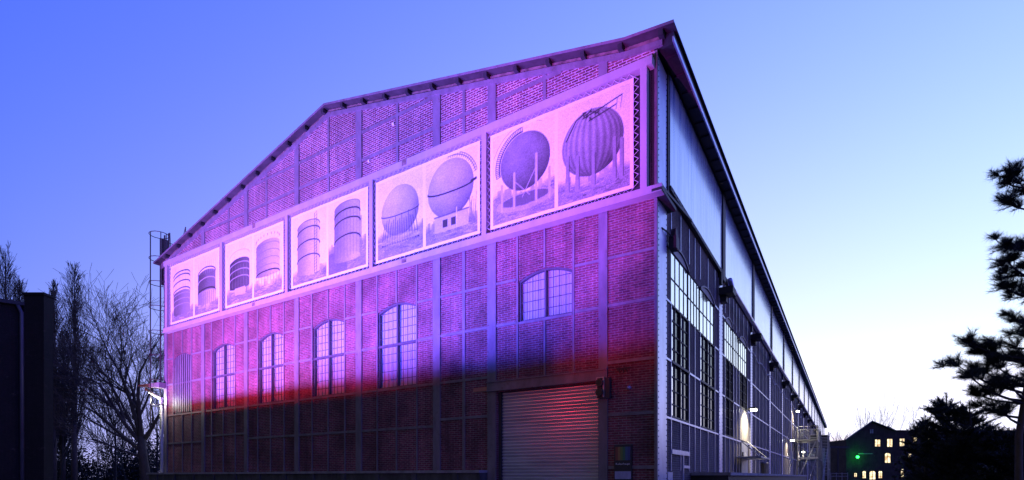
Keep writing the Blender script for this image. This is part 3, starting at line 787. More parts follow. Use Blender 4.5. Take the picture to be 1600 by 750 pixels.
def d5(p, a, b, c, d, v0, v1):
    p.photo(a, b, v0, v1, .9)
    cu, cv, r = (a+b)/2+.08, v0+1.9, .98
    p.put(((((p.U-cu)/1.15)**2+((p.V-v0-.55)/.3)**2 < 1)).astype(float), .62, .9)
    p.put(((((p.U-cu)/.95)**2+((p.V-v0-.62)/.2)**2 < 1)).astype(float), .3, .9)
    p.sphere(cu, cv, r, .38)
    p.arc(cu, cv, r+.05, r+.05, 95, 195, .02, .1); p.arc(cu, cv, r+.2, r+.2, 95, 195, .012, .3); p.arc(cu, cv, r+.35, r+.32, 60, 160, .008, .5)
    for k in range(30): t = R(95+100*k/29); p.line((cu+(r+.03)*math.cos(t), cv+(r+.03)*math.sin(t)), (cu+(r+.2)*math.cos(t), cv+(r+.2)*math.sin(t)), .012, .15)
    for x, zt in ((cu-.42, 1.6), (cu+.45, 2.0), (cu-.92, 1.3), (cu+.95, 1.4)): p.line((x, v0+.4), (x, v0+zt), .045, .68)
    for q in ((cu-.4, 1.3, cu+.2, .7), (cu+.4, 1.5, cu-.1, .7)): p.line((q[0], v0+q[1]), (q[2], v0+q[3]), .012, .7)
    p.photo(c, d, v0, v1, .6)
    cu, cv, r = (c+d)/2-.02, v0+1.72, 1.05
    p.sphere(cu, cv, r, .44, rib=26)
    for x, zt in ((cu-.85, 1.5), (cu-.5, 1.4), (cu+.05, 1.35), (cu+.75, 1.6), (cu+.98, 1.5)):
        p.line((x, v0+.35), (x, v0+zt), .06, .50); p.line((x, v0+.35), (x, v0+.6), .09, .55); p.line((x+.06, v0+.35), (x+.06, v0+zt), .012, .2)
    p.line((cu-.3, v1-.55), (cu+1.0, v1-.25), .02, .15); p.line((cu-.1, v1-.68), (cu+.8, v1-.48), .02, .15)
    for k in range(14): x = cu-.35+random.random()*.7; z = v1-.62+random.random()*.25; p.line((x, z), (x+random.uniform(-.15,.15), z+random.uniform(-.1,.1)), .018, .15)
    for x, z in ((cu+1.0, v1-.25), (cu+.85, v1-.3), (cu+.5, v1-.4)): p.line((x, z), (x-.05, cv+.75), .008, .3)
    p.line((cu-.9, cv+.3), (cu-.55, cv+.85), .02, .15); p.line((cu-.55, cv+.85), (cu-.2, cv+1.0), .02, .15)
banner(-28.3,-23.25, d1, 'leftmost banner, two pale cage-framed gas tanks, in the frame beside the ladder')
banner(-22.7,-17.83, d2, 'second banner from the left, a dark drum tank and a paler taller one')
banner(-17.26,-12.18, d3, 'middle banner showing two tall upright cylinder tanks with ring bands')
banner(-11.73,-6.48, d4, 'fourth banner, a pale round tank on thin legs and one above a small house')
banner(-6.03,-.79, d5, 'rightmost banner, a dark round tank with stairs and a ribbed one on stout columns')

# dark strip added for the shaded recess between last banner and the corner
mb = MB(); mb.box(-.30,-.22,-.06,.0,10.3,13.9); tag(mb.build('recess_strip', M['dark']), 'dark slim strip added for the shaded recess between the last banner and the corner', 'pipe')

# signal lamp beside the door
sg = empty('signal_lamp', (-1.9,-.2,4.4), 0, 'black two-lens signal lamp at the top right of the roller door', 'signal lamp')
mb = MB(); mb.box(-.13,.13,-.02,.1,-.32,.32); mb.box(.13,.3,-.0,.12,-.34,.3); mb.build('housing', M['dark'], sg)
for z in (.15,-.15):
    mb = MB(); mb.tube([(0,-.13,z),(0,-.01,z)], .12, 14); l = mb.build('hood', M['dark'], sg)
    mb = MB(); mb.tube([(0,-.135,z),(0,-.128,z)], .09, 14); mb.build('lens', glossy('dark_lens', (.03,.02,.025), .1), l)
mb = MB(); mb.box(-.135,-.1,-.025,.0,-.3,.34); mb.box(.09,.132,-.03,.0,-.3,.34); mb.box(-.1,.09,-.025,.0,.31,.34); mb.build('bezel', M['zinc'], sg)
# small wall lamp and old bracket
mb = MB(); mb.tube([(-1.02,-.12,4.35),(-1.02,0,4.35)], [.05,.07], 10); mb.tube([(-1.02,-.12,4.35),(-1.02,-.16,4.33)], [.05,.02], 10)
tag(mb.build('round_fitting', M['steel_lite'], None, True), 'tiny round fitting on the brick right of the roller door', 'fitting')
mb = MB()
for k in range(7): mb.obox((-1.42+k*.06,-.03,5.0+.03*math.sin(k*2)), (-1.38+k*.06,-.03,4.88+.04*math.cos(k*3)), .03, .03)
mb.box(-1.45,-.98,-.03,0,4.97,5.0)
tag(mb.build('wall_bracket', M['dark']), 'broken black iron bracket on the brick above the round fitting', 'bracket')
# notice board by the door
sb = empty('notice_board', (-1.2,-.1,1.45), 0, 'glossy notice board with rainbow stripe top on the brick right of the roller door', 'sign')
mb = MB(); mb.box(-.28,.28,0,.08,0,1.15); mb.build('board', M['dark'], sb)
rb = [(.20,.05,.03),(.30,.16,.05),(.12,.2,.04),(.03,.16,.08),(.03,.10,.22),(.02,.05,.2)]
for k, c_ in enumerate(rb):
    mb = MB(); mb.box(-.24+k*.08,-.162+k*.08,-.006,0,.66,1.08); mb.build('colour_stripe', paint('stripe_print', c_, .4, .1), sb)
mb = MB(); mb.box(-.26,.26,-.006,0,.08,.32); mb.build('white_strip', paint('board_blue_white', (.35,.38,.6), .4, .3, scale=9), sb)
def text(s, size, loc, parent, mat, nm='lettering', rot=(R(90),0,0), ext=.004):
    cu = bpy.data.curves.new(nm, 'FONT'); cu.body = s; cu.size = size; cu.extrude = ext; cu.align_x = 'CENTER'
    o = bpy.data.objects.new(nm, cu); COL.objects.link(o)
    dg = bpy.context.evaluated_depsgraph_get(); me = bpy.data.meshes.new_from_object(o.evaluated_get(dg))
    bpy.data.objects.remove(o); me.materials.append(mat)
    o = bpy.data.objects.new(nm, me); COL.objects.link(o); o.location = loc; o.rotation_euler = rot; o.parent = parent; return o
text('Kulturhaupt', .095, (0,-.012,.52), sb, M['white'])

# lamps on the long side
WARM = (1.0, .86, .55)
def wall_lamp(y, z, label, power, xo=.42):
    root = empty('wall_lamp', (XF, y, z), 0, label, 'lamp', 'lit lamps on the long side')
    mb = MB(); mb.tube([(0,0,.0),(.25,0,.08),(xo,0,.06)], .03, 6); mb.build('arm', M['dark'], root)
    mb = MB(); mb.box(xo-.14, xo+.18, -.16, .16, .03, .12); mb.build('lamp_housing', M['dark'], root)
    mb = MB(); mb.box(xo-.12, xo+.16, -.14, .14, -.08, .028); mb.build('lamp_glass', emit('lamp_glow', (1,.95,.75), 26), root)
    ld = bpy.data.lights.new('lamp_light', 'SPOT'); ld.energy = power; ld.color = WARM; ld.spot_size = R(150); ld.spot_blend = .6; ld.shadow_soft_size = .08
    lo = bpy.data.objects.new('lamp_light', ld); COL.objects.link(lo); lo.parent = root; lo.location = (xo, 0, -.12); lo.rotation_euler = (0, R(14), 0)
wall_lamp(16.4, 5.35, 'lit lamp above the first side door and its awning', 800)
wall_lamp(48.5, 8.6, 'lit lamp high under the pipe above the stair landing', 650)
wall_lamp(41.6, 5.1, 'lit lamp on the brick left of the outside stair', 650)
wall_lamp(57.0, 4.6, 'lit lamp behind the outside stair', 500)
# security camera-like floodlight on corner column
cf = empty('corner_spotlight', (XF, .6, 9.2), 0, 'small black spotlight bracketed to the corner column under the ledge', 'spotlight')
mb = MB(); mb.tube([(0,-.2,.05),(.1,.2,.02),(.14,.6,0)], .025, 6); mb.build('arm', M['dark'], cf)
mb = MB(); mb.box(.02,.26,.5,.85,-.35,.05); mb.box(.06,.22,.6,.8,.05,.3); mb.build('lamp_head', M['dark'], cf)
# awning over side door
aw = empty('door_awning', (XF, 15.6, 2.6), 0, 'flat pale awning on tie rods over the first side door', 'awning')
mb = MB(); mb.box(0,1.15,-1.9,1.6,-.03,.05); mb.build('roof_sheet', M['zinc'], aw)
for y in (-1.7, 1.4):
    mb = MB(); mb.tube([(.02,y,1.0),(1.05,y,.05)], .025, 6); mb.build('tie_rod', M['zinc'], aw)
# yellowish bin under awning
bn = empty('waste_bin', (1.0, 15.2, 1.76), 0, 'small pale waste bin on the ramp under the awning', 'bin')
mb = MB(); mb.tube([(0,0,0),(0,0,.55)], [.17,.21], 12); mb.build('bin_body', paint('bin_yellow', (.5,.4,.2), .6, .2), bn)
mb = MB(); mb.tube([(0,0,.55),(0,0,.62)], [.22,.16], 12); mb.build('lid', M['concrete'], bn)

# outside stair tower
st = empty('outside_stair', (0,0,0), 0, 'galvanised outside stair tower with landings at the far part of the long side', 'stair')
def sp(mb, nm, mt='zinc'): return mb.build(nm, M[mt], st)
mb = MB(); mb.box(XF+.02,2.1,49.5,54,5.5,5.64); sp(mb, 'landing')
mb = MB(); mb.box(XF+.02,2.1,56.5,62,3.6,3.72); sp(mb, 'landing')
for x in (.2,2.05):
    for y in (49.6,54,58,62): 
        mb = MB(); mb.box(x-.06,x+.06,y-.06,y+.06,0,7.1 if y < 60 else 6.2); sp(mb, 'stair_post')
mb = MB()
for z in (6.1,6.7,7.05):
    mb.box(.2,2.1,49.55,49.6,z-.02,z+.02); mb.box(2.06,2.1,49.6,54,z-.02,z+.02)
sp(mb, 'handrail')
mb = MB()
for k in range(18): mb.box(.25+k*.1,.272+k*.1,49.57,49.59,5.65,6.7)
for k in range(40): mb.box(2.07,2.09,49.65+k*.108,49.67+k*.108,5.65,6.7)
sp(mb, 'bar_infill')
mb = MB(); mb.obox((.3,49.9,1.6),(1.9,49.9,5.4),.06,.12); mb.obox((.3,53.8,5.4),(1.9,53.8,1.6),.06,.12); mb.box(.2,2.1,49.5,49.6,3.55,3.7); sp(mb, 'cross_brace', 'white')
mb = MB()
for k in range(22):
    z = 1.7+k*.18; mb.box(1.0,2.2,62.0-k*.34-.3,62.0-k*.34,z,z+.04)
sp(mb, 'tread')
for x in (.98, 2.22):
    mb = MB(); mb.obox((x,62,1.6),(x,54.3,5.6),.05,.28); mb.obox((x,62,2.7),(x,54.3,6.6),.05,.05); sp(mb, 'stringer')
mb = MB()
for k in range(26): mb.box(.7,2.7,62.3,62.36,1.8+k*.19,1.86+k*.19)
mb.box(.65,.75,62.25,62.4,0,6.9); mb.box(2.65,2.75,62.25,62.4,0,6.9); sp(mb, 'louvre_screen', 'white')
mb = MB(); mb.quad((.75,62.4,5.3),(2.65,62.4,5.3),(2.65,62.4,6.9),(.75,62.4,6.9)); sp(mb, 'solid_panel', 'dark')
mb = MB(); mb.obox((2.2,56,0),(2.75,70,7.6),.07,.07); mb.obox((1.2,50,1.0),(2.1,54,5.2),.07,.07); mb.obox((2.1,50,5.2),(1.2,54,1.0),.06,.06); sp(mb, 'brace')
mb = MB()
for z in (2.6,3.6): mb.box(2.7,2.75,62.4,72,z-.03,z+.03)
for y in (64,66,68,70,72): mb.box(2.68,2.76,y-.04,y+.04,0,7.4-.4*(y-64)/2)
sp(mb, 'guard_rail')

# caged ladder at the far left end of gable
ld_ = empty('caged_ladder', (-30.55, .3, 0), 0, 'tall caged steel ladder rising past the left end of the gable', 'ladder')
m1 = MB()
for x in (.28,.78): m1.box(x-.03,x+.03,-.03,.03,1.8,16.2)
m1.build('stile', M['dark'], ld_)
m1 = MB()
for k in range(47): m1.tube([(.28,0,2.0+k*.3),(.78,0,2.0+k*.3)], .016, 5)
m1.build('rung', M['dark'], ld_)
for k in range(8):
    z = 16.0-k*1.45
    if z < 4: break
    m1 = MB(); pts = [(.53+.55*math.cos(t)-.45*(1-abs(math.cos(t)))*0-.0, -.42+.5*math.sin(t)*1.0, z) for t in np.linspace(0, 2*math.pi, 15)]
    m1.tube([(q[0]-.0, q[1], q[2]) for q in pts], .022, 5, cap=False); m1.build('cage_hoop', M['dark'], ld_)
m1 = MB()
for t in np.linspace(.3, 2*math.pi-.3, 6):
    x, y = .53+.55*math.cos(t), -.42+.5*math.sin(t); m1.box(x-.018, x+.018, y-.018, y+.018, 4.4, 16.0)
m1.build('cage_bar', M['dark'], ld_)
m1 = MB(); m1.tube([(.8,0,16.0),(.9,0,16.2),(1.0,0,14.9)], .025, 5); m1.tube([(.8,0,15.6),(1.6,0,15.3),(2.4,0,15.55),(2.7,0,16.1),(2.7,0,14.9)], .025, 5); m1.tube([(.8,0,15.1),(1.9,0,14.9)], .02, 5); m1.build('roof_handrail', M['dark'], ld_)
m1 = MB(); m1.box(.1,.2,-.1,.3,13.2,16.0); m1.build('ladder_plate', M['dark'], ld_)

# canopy and strip light at the left end
cn = empty('corner_canopy', (XL, -.2, 0), 0, 'small flat steel canopy with a strip light at the left end of the gable', 'canopy')
mb = MB(); mb.add([(-2.3,-.25,7.1),(.25,-.25,6.8),(.25,.9,6.8),(-2.3,.9,7.1),(-2.3,-.25,7.18),(.25,-.25,7.12),(.25,.9,7.12),(-2.3,.9,7.18)],
                  [(0,3,2,1),(4,5,6,7),(0,1,5,4),(1,2,6,5),(2,3,7,6),(3,0,4,7)]); mb.build('canopy_roof', M['steel'], cn)
mb = MB(); mb.obox((-2.2,.1,7.0),(-.15,.1,6.2),.07,.1); mb.build('strut', M['steel'], cn)
mb = MB(); mb.obox((-1.7,.1,6.72),(-.2,.1,6.15),.06,.05); mb.build('strip_light', emit('strip_glow', (1,.97,.9), 14), cn)
ldt = bpy.data.lights.new('strip_beam', 'POINT'); ldt.energy = 190; ldt.color = (1,.97,.93); ldt.shadow_soft_size = .12
lo = bpy.data.objects.new('strip_beam', ldt); COL.objects.link(lo); lo.parent = cn; lo.location = (-.36,-.35,6.1)
# white downpipe that catches the strip light
mb = MB(); mb.tube([(-29.70,-.12,1.8),(-29.70,-.12,6.3)], .09, 8); tag(mb.build('white_downpipe', M['white'], None, True), 'white downpipe below the strip light at the left end of the gable', 'pipe')

# ================================================================== left dark building
lb = empty('dark_annex', P(60,745,34).xy.to_3d(), YAW, 'dark brick annex silhouette with a raised end pier at the left edge', 'building')
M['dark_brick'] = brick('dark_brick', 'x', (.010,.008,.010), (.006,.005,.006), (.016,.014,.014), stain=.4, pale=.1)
def U(px, d=34): return (px-60)/835*d
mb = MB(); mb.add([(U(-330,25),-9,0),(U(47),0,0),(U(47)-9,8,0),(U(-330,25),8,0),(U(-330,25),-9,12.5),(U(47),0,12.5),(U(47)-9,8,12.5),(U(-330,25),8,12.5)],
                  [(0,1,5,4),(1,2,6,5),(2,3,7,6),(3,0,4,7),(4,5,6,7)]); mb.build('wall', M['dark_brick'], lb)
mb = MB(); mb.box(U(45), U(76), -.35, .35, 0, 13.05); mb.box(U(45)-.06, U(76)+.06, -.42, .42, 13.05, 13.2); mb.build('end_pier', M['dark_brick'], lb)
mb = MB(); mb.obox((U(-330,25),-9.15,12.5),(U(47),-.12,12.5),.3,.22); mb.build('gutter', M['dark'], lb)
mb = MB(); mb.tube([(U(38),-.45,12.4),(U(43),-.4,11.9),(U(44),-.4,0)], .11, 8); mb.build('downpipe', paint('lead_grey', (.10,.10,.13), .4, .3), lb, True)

# ================================================================== distant brick works on the right
D2 = 150
rbuild = empty('brick_works', P(1362,745,D2).xy.to_3d(), YAW, 'distant dark brick works with a pointed gable and warm lit windows', 'building')
def V(px): return (px-1362)/835*D2
def Hh(py): return 1.6+(745-py)/835*D2
M['far_brick'] = brick('far_brick', 'x', (.05,.035,.035), (.03,.025,.028), (.06,.05,.05))
mb = MB()
mb.add([(V(1322),0,0),(V(1620),0,0),(V(1620),0,Hh(672)),(V(1398),0,Hh(672)),(V(1362),0,Hh(658.5)),(V(1322),0,Hh(687))],[(0,1,2,3,4,5)])
mb.quad((V(1322),0,0),(V(1322),20,0),(V(1322),20,Hh(687)),(V(1322),0,Hh(687)))
mb.build('wall', M['far_brick'], rbuild)
slate = paint('slate_roof', (.05,.055,.08), .6, .3)
mb = MB()
mb.obox((V(1320.5),-.2,Hh(687.5)),(V(1362),-.2,Hh(658.3)),.5,.2)
mb.obox((V(1362),-.2,Hh(658.3)),(V(1400),-.2,Hh(673.3)),.5,.2)
mb.add([(V(1368),-.1,Hh(662)),(V(1392),-.1,Hh(672)),(V(1404),2.5,Hh(671)),(V(1376),2.5,Hh(661.5))],[(0,1,2,3)])
mb.add([(V(1383),1.5,Hh(670)),(V(1393),1.5,Hh(664.5)),(V(1408),1.5,Hh(672.5))],[(0,1,2)])
mb.add([(V(1398),-.3,Hh(672.5)),(V(1620),-.3,Hh(672.5)),(V(1620),6,Hh(671)),(V(1398),6,Hh(671))],[(0,1,2,3)])
mb.build('roof', slate, rbuild)
wglow = emit('window_glow', (1.0,.85,.42), 1.9)
t_ = wglow.node_tree; _bb = t_.nodes['Principled BSDF']; _n = t_.nodes.new('ShaderNodeTexNoise'); _n.inputs['Scale'].default_value = .9; _g = t_.nodes.new('ShaderNodeTexCoord'); t_.links.new(_g.outputs['Object'], _n.inputs['Vector'])
_r = t_.nodes.new('ShaderNodeValToRGB'); _r.color_ramp.elements[0].position = .35; _r.color_ramp.elements[0].color = (.45,.25,.06,1); _r.color_ramp.elements[1].position = .6; _r.color_ramp.elements[1].color = (1,.88,.5,1)
t_.links.new(_n.outputs['Fac'], _r.inputs[0]); t_.links.new(_r.outputs[0], _bb.inputs['Emission Color'])
def lit(px0, px1, py0, py1, arch=False, mat=wglow):
    a, b, z0, z1 = V(px0), V(px1), Hh(py1), Hh(py0)
    f = MB(); f.box(a-.12, b+.12, -.12, -.02, z0-.14, z0)
    f.box(a-.1, a, -.1, -.02, z0, z1); f.box(b, b+.1, -.1, -.02, z0, z1); f.box(a-.1, b+.1, -.1, -.02, z1, z1+.1)
    f.box((a+b)/2-.05, (a+b)/2+.05, -.1, -.05, z0, z1); f.box(a, b, -.098, -.052, z0+(z1-z0)*.6, z0+(z1-z0)*.6+.07)
    w = f.build('window', M['dark'], rbuild)
    pn = MB()
    if arch:
        n = 10; r = (b-a)/2; k = min(r, z1-z0); vs = [(a,-.04,z0),(b,-.04,z0)]
        for i in range(n+1): t = math.pi*i/n; vs.append(((a+b)/2+r*math.cos(t), -.04, z1-k*.6+k*.6*math.sin(t)))
        pn.add(vs, [tuple(range(len(vs)))])
    else: pn.quad((a,-.04,z0),(b,-.04,z0),(b,-.04,z1),(a,-.04,z1))
    pn.build('pane', mat, w)
lit(1367,1375,687,697.5); lit(1386,1394,686,698); lit(1405.5,1413,685.5,697); lit(1427,1433,684,692)
lit(1382.5,1391,708,723, True); lit(1417,1424,709,722)
lit(1334.5,1338.5,739,745, True); lit(1347.5,1352.5,736,747, True); lit(1358.5,1367.5,736,749, True); lit(1372.5,1378,736,747, True); lit(1407.5,1415.5,733,747, True)
lit(1359,1364.5,671,677, mat=paint('pale_shutter', (.25,.3,.35), .4, .2))
lit(1449,1452,683,688); lit(1489,1493,684,688); lit(1557,1563,680,687)
gl = empty('green_lamp', P(1340,714,D2-.8), YAW, 'bright green lamp on the front of the distant brick works', 'lamp')
mb = MB()
for i in range(6):
    t0 = math.pi*i/6-math.pi/2; t1 = math.pi*(i+1)/6-math.pi/2
    for j in range(10):
        a0 = j*math.pi/5; a1 = (j+1)*math.pi/5; r = .4
        mb.quad(*[(r*math.cos(q)*math.cos(w), r*math.cos(q)*math.sin(w), r*math.sin(q)) for q, w in ((t0,a0),(t0,a1),(t1,a1),(t1,a0))])
mb.build('globe', emit('green_glow', (.03,1,.12), 5), gl)
mb = MB(); mb.box(-.06,.06,0,.75,-.1,.1); mb.build('arm', M['dark'], gl)
lg = bpy.data.lights.new('green_light', 'POINT'); lg.energy = 260; lg.color = (.02,1,.1); lg.shadow_soft_size = .3
lo = bpy.data.objects.new('green_light', lg); COL.objects.link(lo); lo.parent = gl; lo.location = (0,-1.4,0)
mb = MB(); mb.box(0, 3.8, -.3, 0, 0, .2); o = mb.build('light_strip', paint('green_sign', (.2,.35,.25), .5, .2)); o.location = P(1341,709.5,D2-.4); o.rotation_euler = (0,0,YAW)
tag(o, 'thin pale ledge on the wall beside the green lamp of the brick works', 'ledge')
# pipe bridge between hall and works
pb = empty('pipe_bridge', P(1297,699,118), YAW, 'dark overhead pipe bridge between the hall end and the brick works', 'pipe bridge')
mb = MB(); mb.box(-1,4.2,-.2,.2,-.15,.25); mb.build('pipe_run', M['dark'], pb)
mb = MB(); mb.box(1.6,1.8,-.1,.1,-7.2,-.15); mb.build('pier', M['dark'], pb)
# pale yard fence by the far end
fn = empty('yard_fence', P(1298,745,95).xy.to_3d(), YAW, 'pale post and rail fence beyond the far end of the hall', 'fence')
mb = MB()
for z in (1.7, 2.2): mb.box(0, 3.0, -.04, .04, z-.05, z+.05)
mb.build('rail', M['concrete'], fn)
for k in range(4):
    mb = MB(); mb.box(k*1.0-.05, k*1.0+.05, -.05, .05, 0, 2.35); mb.build('post', M['concrete'], fn)

# ================================================================== trees
bark = paint('bark', (.11,.085,.07), .9, .4, scale=5, bump=.5)
bark_d = paint('dark_bark', (.03,.027,.027), .9, .4, scale=5)
leafd = paint('pine_needles', (.018,.032,.018), .6, .5, scale=4, streak=False)
leafm = paint('scrub_leaves', (.022,.028,.02), .8, .5, scale=4, streak=False)
def rnd(a, b): return random.uniform(a, b)
def grow(mb, p, d, length, r, depth, spread, up, minr=.012, kids=(2,3), segs=4, wob=.13):
    pts = [Vector(p)]; rs = [r]; d = Vector(d).normalized(); q = Vector(p)
    for i in range(segs):
        d = (d + Vector((rnd(-1,1), rnd(-1,1), rnd(-.6,.8)))*wob + Vector((0,0,up))*.1).normalized()
        q = q + d*length/segs; pts.append(q.copy()); rs.append(max(minr, r*(1-.55*(i+1)/segs)))
    mb.tube(pts, rs, 5 if r > .06 else 3, cap=False)
    if depth == 0: return
    n = random.randint(*kids)
    for k in range(n+2):
        t = rnd(.3, 1.0) if k else 1.0
        i = min(segs-1, int(t*segs)); base = pts[i].lerp(pts[i+1], t*segs-i if t < 1 else 1)
        ax = d.cross(Vector((rnd(-1,1), rnd(-1,1), rnd(-1,1)))).normalized()
        nd = (Matrix.Rotation(rnd(.3, 1)*spread, 3, ax) @ d)
        grow(mb, base, nd, length*rnd(.55,.8), rs[i]*rnd(.5,.68), depth-1, spread, up, minr, kids, max(2, segs-1), wob)
# spreading bare tree left of the hall
base = P(228,745,40); base.z = 0
tr = empty('bare_tree', base, 0, 'large spreading bare tree in front of the poplars, beside the ladder', 'tree')
tm = MB(); tm.tube([(0,0,0),(-.15,.05,1.5),(-.5,0,3.2),(-.7,0,4.6)], [.46,.36,.30,.26], 10); tm.build('trunk', bark, tr, True)
cm = MB()
rgt = Vector((RGT[0], RGT[1], 0)); fw = Vector((FWD[0], FWD[1], 0))
for (sx, sf, sz, ln, r0, zb) in ((-1,.2,.75,5.6,.19,3.6), (-.9,-.3,1.2,6.0,.17,4.2), (-.35,.2,1.6,6.2,.2,4.6), (.15,-.2,1.7,6.0,.18,4.6), (.8,.1,1.2,5.0,.15,4.4), (-1.3,0,.35,4.6,.12,3.2), (-.6,.6,1.6,5.8,.15,4.5), (.4,.6,1.0,4.5,.13,4.2), (-1.1,-.1,1.6,5.5,.13,4.5)):
    d = rgt*sx+fw*sf+Vector((0,0,sz)); x = -.5-.2*(zb-3.2)/1.4; ln *= .84
    grow(cm, (x,0,zb-.1), d, ln, r0, 4, .85, .35, .011, (2,3), 5)
cm.build('crown', bark, tr)
# poplars: narrow upright bare trees
def poplar(px, d, pytop, label, wide=1.0, seed=1):
    random.seed(seed)
    b = P(px,745,d); b.z = 0; H = (745-pytop)/835*d+1.6
    root = empty('poplar_tree', b, 0, label, 'tree', 'tall bare poplars left of the hall')
    tm = MB(); tm.tube([(0,0,0),(.1,0,H*.3),(0,.1,H*.7),(0,0,H)], [.42,.33,.17,.03], 8); tm.build('trunk', bark, root, True)
    c = MB()
    for k in range(150):
        t = rnd(.14,.97); a = rnd(0, 2*math.pi); ln = H*.15*(1.12-t)*rnd(.6,1.3)*1.3
        dd = (math.cos(a)*.3*wide, math.sin(a)*.3*wide, 1)
        grow(c, (0,0,H*t), dd, ln, .065*(1.2-t), 2, .4, .5, .018, (1,2), 3, .1)
    c.build('crown', bark_d, root)
poplar(116, 78, 420, 'tallest bare poplar, standing right of the dark annex', 1.0, 3)
poplar(84, 80, 440, 'narrow bare poplar rising right beside the end pier of the annex', .7, 5)
poplar(98, 84, 520, 'shorter bare poplar between the two tall ones', .9, 8)
poplar(8, 80, 392, 'bare poplar at the left edge above the annex roof', 1.1, 9)
poplar(30, 86, 436, 'lower bare poplar above the annex roof near its end pier', 1.0, 12)
# bare saplings between
for i, (px, d, top_, lab) in enumerate(((180,60,560,'bushy bare sapling just left of the spreading tree trunk'), (245,58,560,'bare sapling behind the caged ladder'))):
    random.seed(40+i); b = P(px,745,d); b.z = 0; H = (745-top_)/835*d
    root = empty('young_tree', b, 0, lab, 'tree', 'young bare trees left of the hall')
    tm = MB(); tm.tube([(0,0,0),(.1,0,H*.4),(0,0,H*.6)], [.14,.10,.06], 6); tm.build('trunk', bark_d, root)
    c = MB()
    for k in range(9): a = rnd(0,6.3); grow(c, (0,0,H*rnd(.2,.6)), (math.cos(a)*.7, math.sin(a)*.7, 1), H*.34, .06, 3, .6, .3, .014, (2,2), 3)
    c.build('crown', bark_d, root)
# undergrowth left: one mass nobody could count
random.seed(21)
def leaf_cloud(mb, c, rad, n, size, flat=1.0):
    for _ in range(n):
        while True:
            v = Vector((rnd(-1,1), rnd(-1,1), rnd(-1,1)))
            if v.length < 1: break
        p = Vector(c)+Vector((v.x*rad[0], v.y*rad[1], v.z*rad[2]))
        a = Vector((rnd(-1,1), rnd(-1,1), rnd(-1,1))).normalized()*size*rnd(.5,1.3); b = a.cross(Vector((rnd(-1,1), rnd(-1,1), rnd(-1,1)))).normalized()*size*rnd(.3,.7)
        mb.add([p-a, p+b, p+a, p-b], [(0,1,2,3)])
mb = MB()
for k in range(60):
    px = rnd(60,262); d = rnd(85,100); h = rnd(3,9)
    c = P(px,745,d); leaf_cloud(mb, (c.x, c.y, h*.5), (2.2,2.2,h*.6), 330, .22)
for k in range(45):
    c = P(rnd(50,265),745,rnd(82,100)); h = rnd(4,10)
    grow(mb, (c.x,c.y,0), (rnd(-.2,.2),rnd(-.2,.2),1), h, .09, 2, .6, .4, .03, (2,3), 3)
tag(mb.build('undergrowth', leafm), 'dense dark scrub and twigs under the poplars', 'scrub', kind='stuff')
mb = MB()
for k in range(34):
    c = P(rnd(1285,1345),745,rnd(250,300)); h = rnd(12,18)
    grow(mb, (c.x,c.y,0), (rnd(-.2,.2),rnd(-.2,.2),1), h*.7, .2, 2, .6, .4, .05, (2,3), 3); leaf_cloud(mb, (c.x,c.y,h*.4), (5,5,h*.42), 260, .8)
for k in range(8):
    c = P(rnd(1330,1440),745,rnd(185,200)); grow(mb, (c.x,c.y,0), (rnd(-.1,.1),rnd(-.1,.1),1), rnd(13,15), .12, 2, .5, .5, .04, (2,2), 3)
tag(mb.build('far_wood', leafm), 'far strip of dark wood on the horizon past the hall end', 'wood', kind='stuff')
# thin bare tree over the works
random.seed(77); b = P(1427,745,120); b.z = 0
root = empty('young_tree', b, 0, 'thin bare tree standing in front of the roof of the brick works', 'tree', )
tm = MB(); tm.tube([(0,0,0),(0,0,11),(0,0,16.5)], [.12,.08,.03], 6); tm.build('trunk', bark_d, root)
c = MB()
for k in range(14): a = rnd(0,6.3); grow(c, (0,0,rnd(9,15.5)), (math.cos(a)*.6, math.sin(a)*.6, 1), 2.2, .03, 1, .5, .2, .014, (1,2), 2)
c.build('crown', bark_d, root)

# pines on the right
def needles(mb, p, d, n, ln, w=.006, back=.35):
    d = Vector(d).normalized(); p = Vector(p)
    for _ in range(n):
        q = p - d*rnd(0, back)
        v = (d*rnd(.2,1.1)+Vector((rnd(-1,1), rnd(-1,1), rnd(-.7,1)))*.95).normalized()*ln*rnd(.7,1.15)
        s = v.cross(Vector((rnd(-1,1), rnd(-1,1), rnd(-1,1)))).normalized()*w
        mb.add([q-s, q+s, q+v], [(0,1,2)])
def pine_branch(mb, wb, a, b, ln=.13, twigs=9, reach=.55, n=46, w=.006):
    a = Vector(a); b = Vector(b); mid = a.lerp(b, .55)+Vector((0,0,-.06*(b-a).length))
    pts = [a, a.lerp(mid, .6), mid, mid.lerp(b, .5), b]; wb.tube(pts, [.045,.035,.026,.018,.01], 5, cap=False)
    L_ = (b-a).length; d0 = (b-a).normalized()
    for k in range(twigs):
        t = 1-(k/twigs)**1.2*.62 if k else 1
        base = (mid.lerp(b, (t-.55)/.45) if t > .55 else a.lerp(mid, t/.55))
        dd = (d0+Vector((rnd(-1,1), rnd(-1,1), rnd(-.2,.9)))*.85).normalized() if k else d0
        tip = base+dd*reach*rnd(.5,1)*(.35 if not k else 1)
        wb.tube([base, tip], [.012,.006], 3, cap=False)
        for j in range(3):
            q = base.lerp(tip, .35+.65*j/2); needles(mb, q, dd+Vector((0,0,.25)), n, ln, w)
random.seed(5)
PD = 13.0
b = P(1592,745,PD); b.z = 0
pn = empty('pine_tree', b, 0, 'tall pine with long needles at the right edge of the photo', 'tree')
tb = MB(); lean = lambda z: Vector((RGT[0], RGT[1], 0))*max(0, z-2.6)*.17
tb.tube([lean(z)+Vector((0,0,z)) for z in (0,1.3,2.6,4,5.5,8,10.2)], [.085,.08,.075,.07,.06,.04,.015], 9); tb.build('trunk', bark, pn, True)
nm_ = MB(); wb_ = MB()
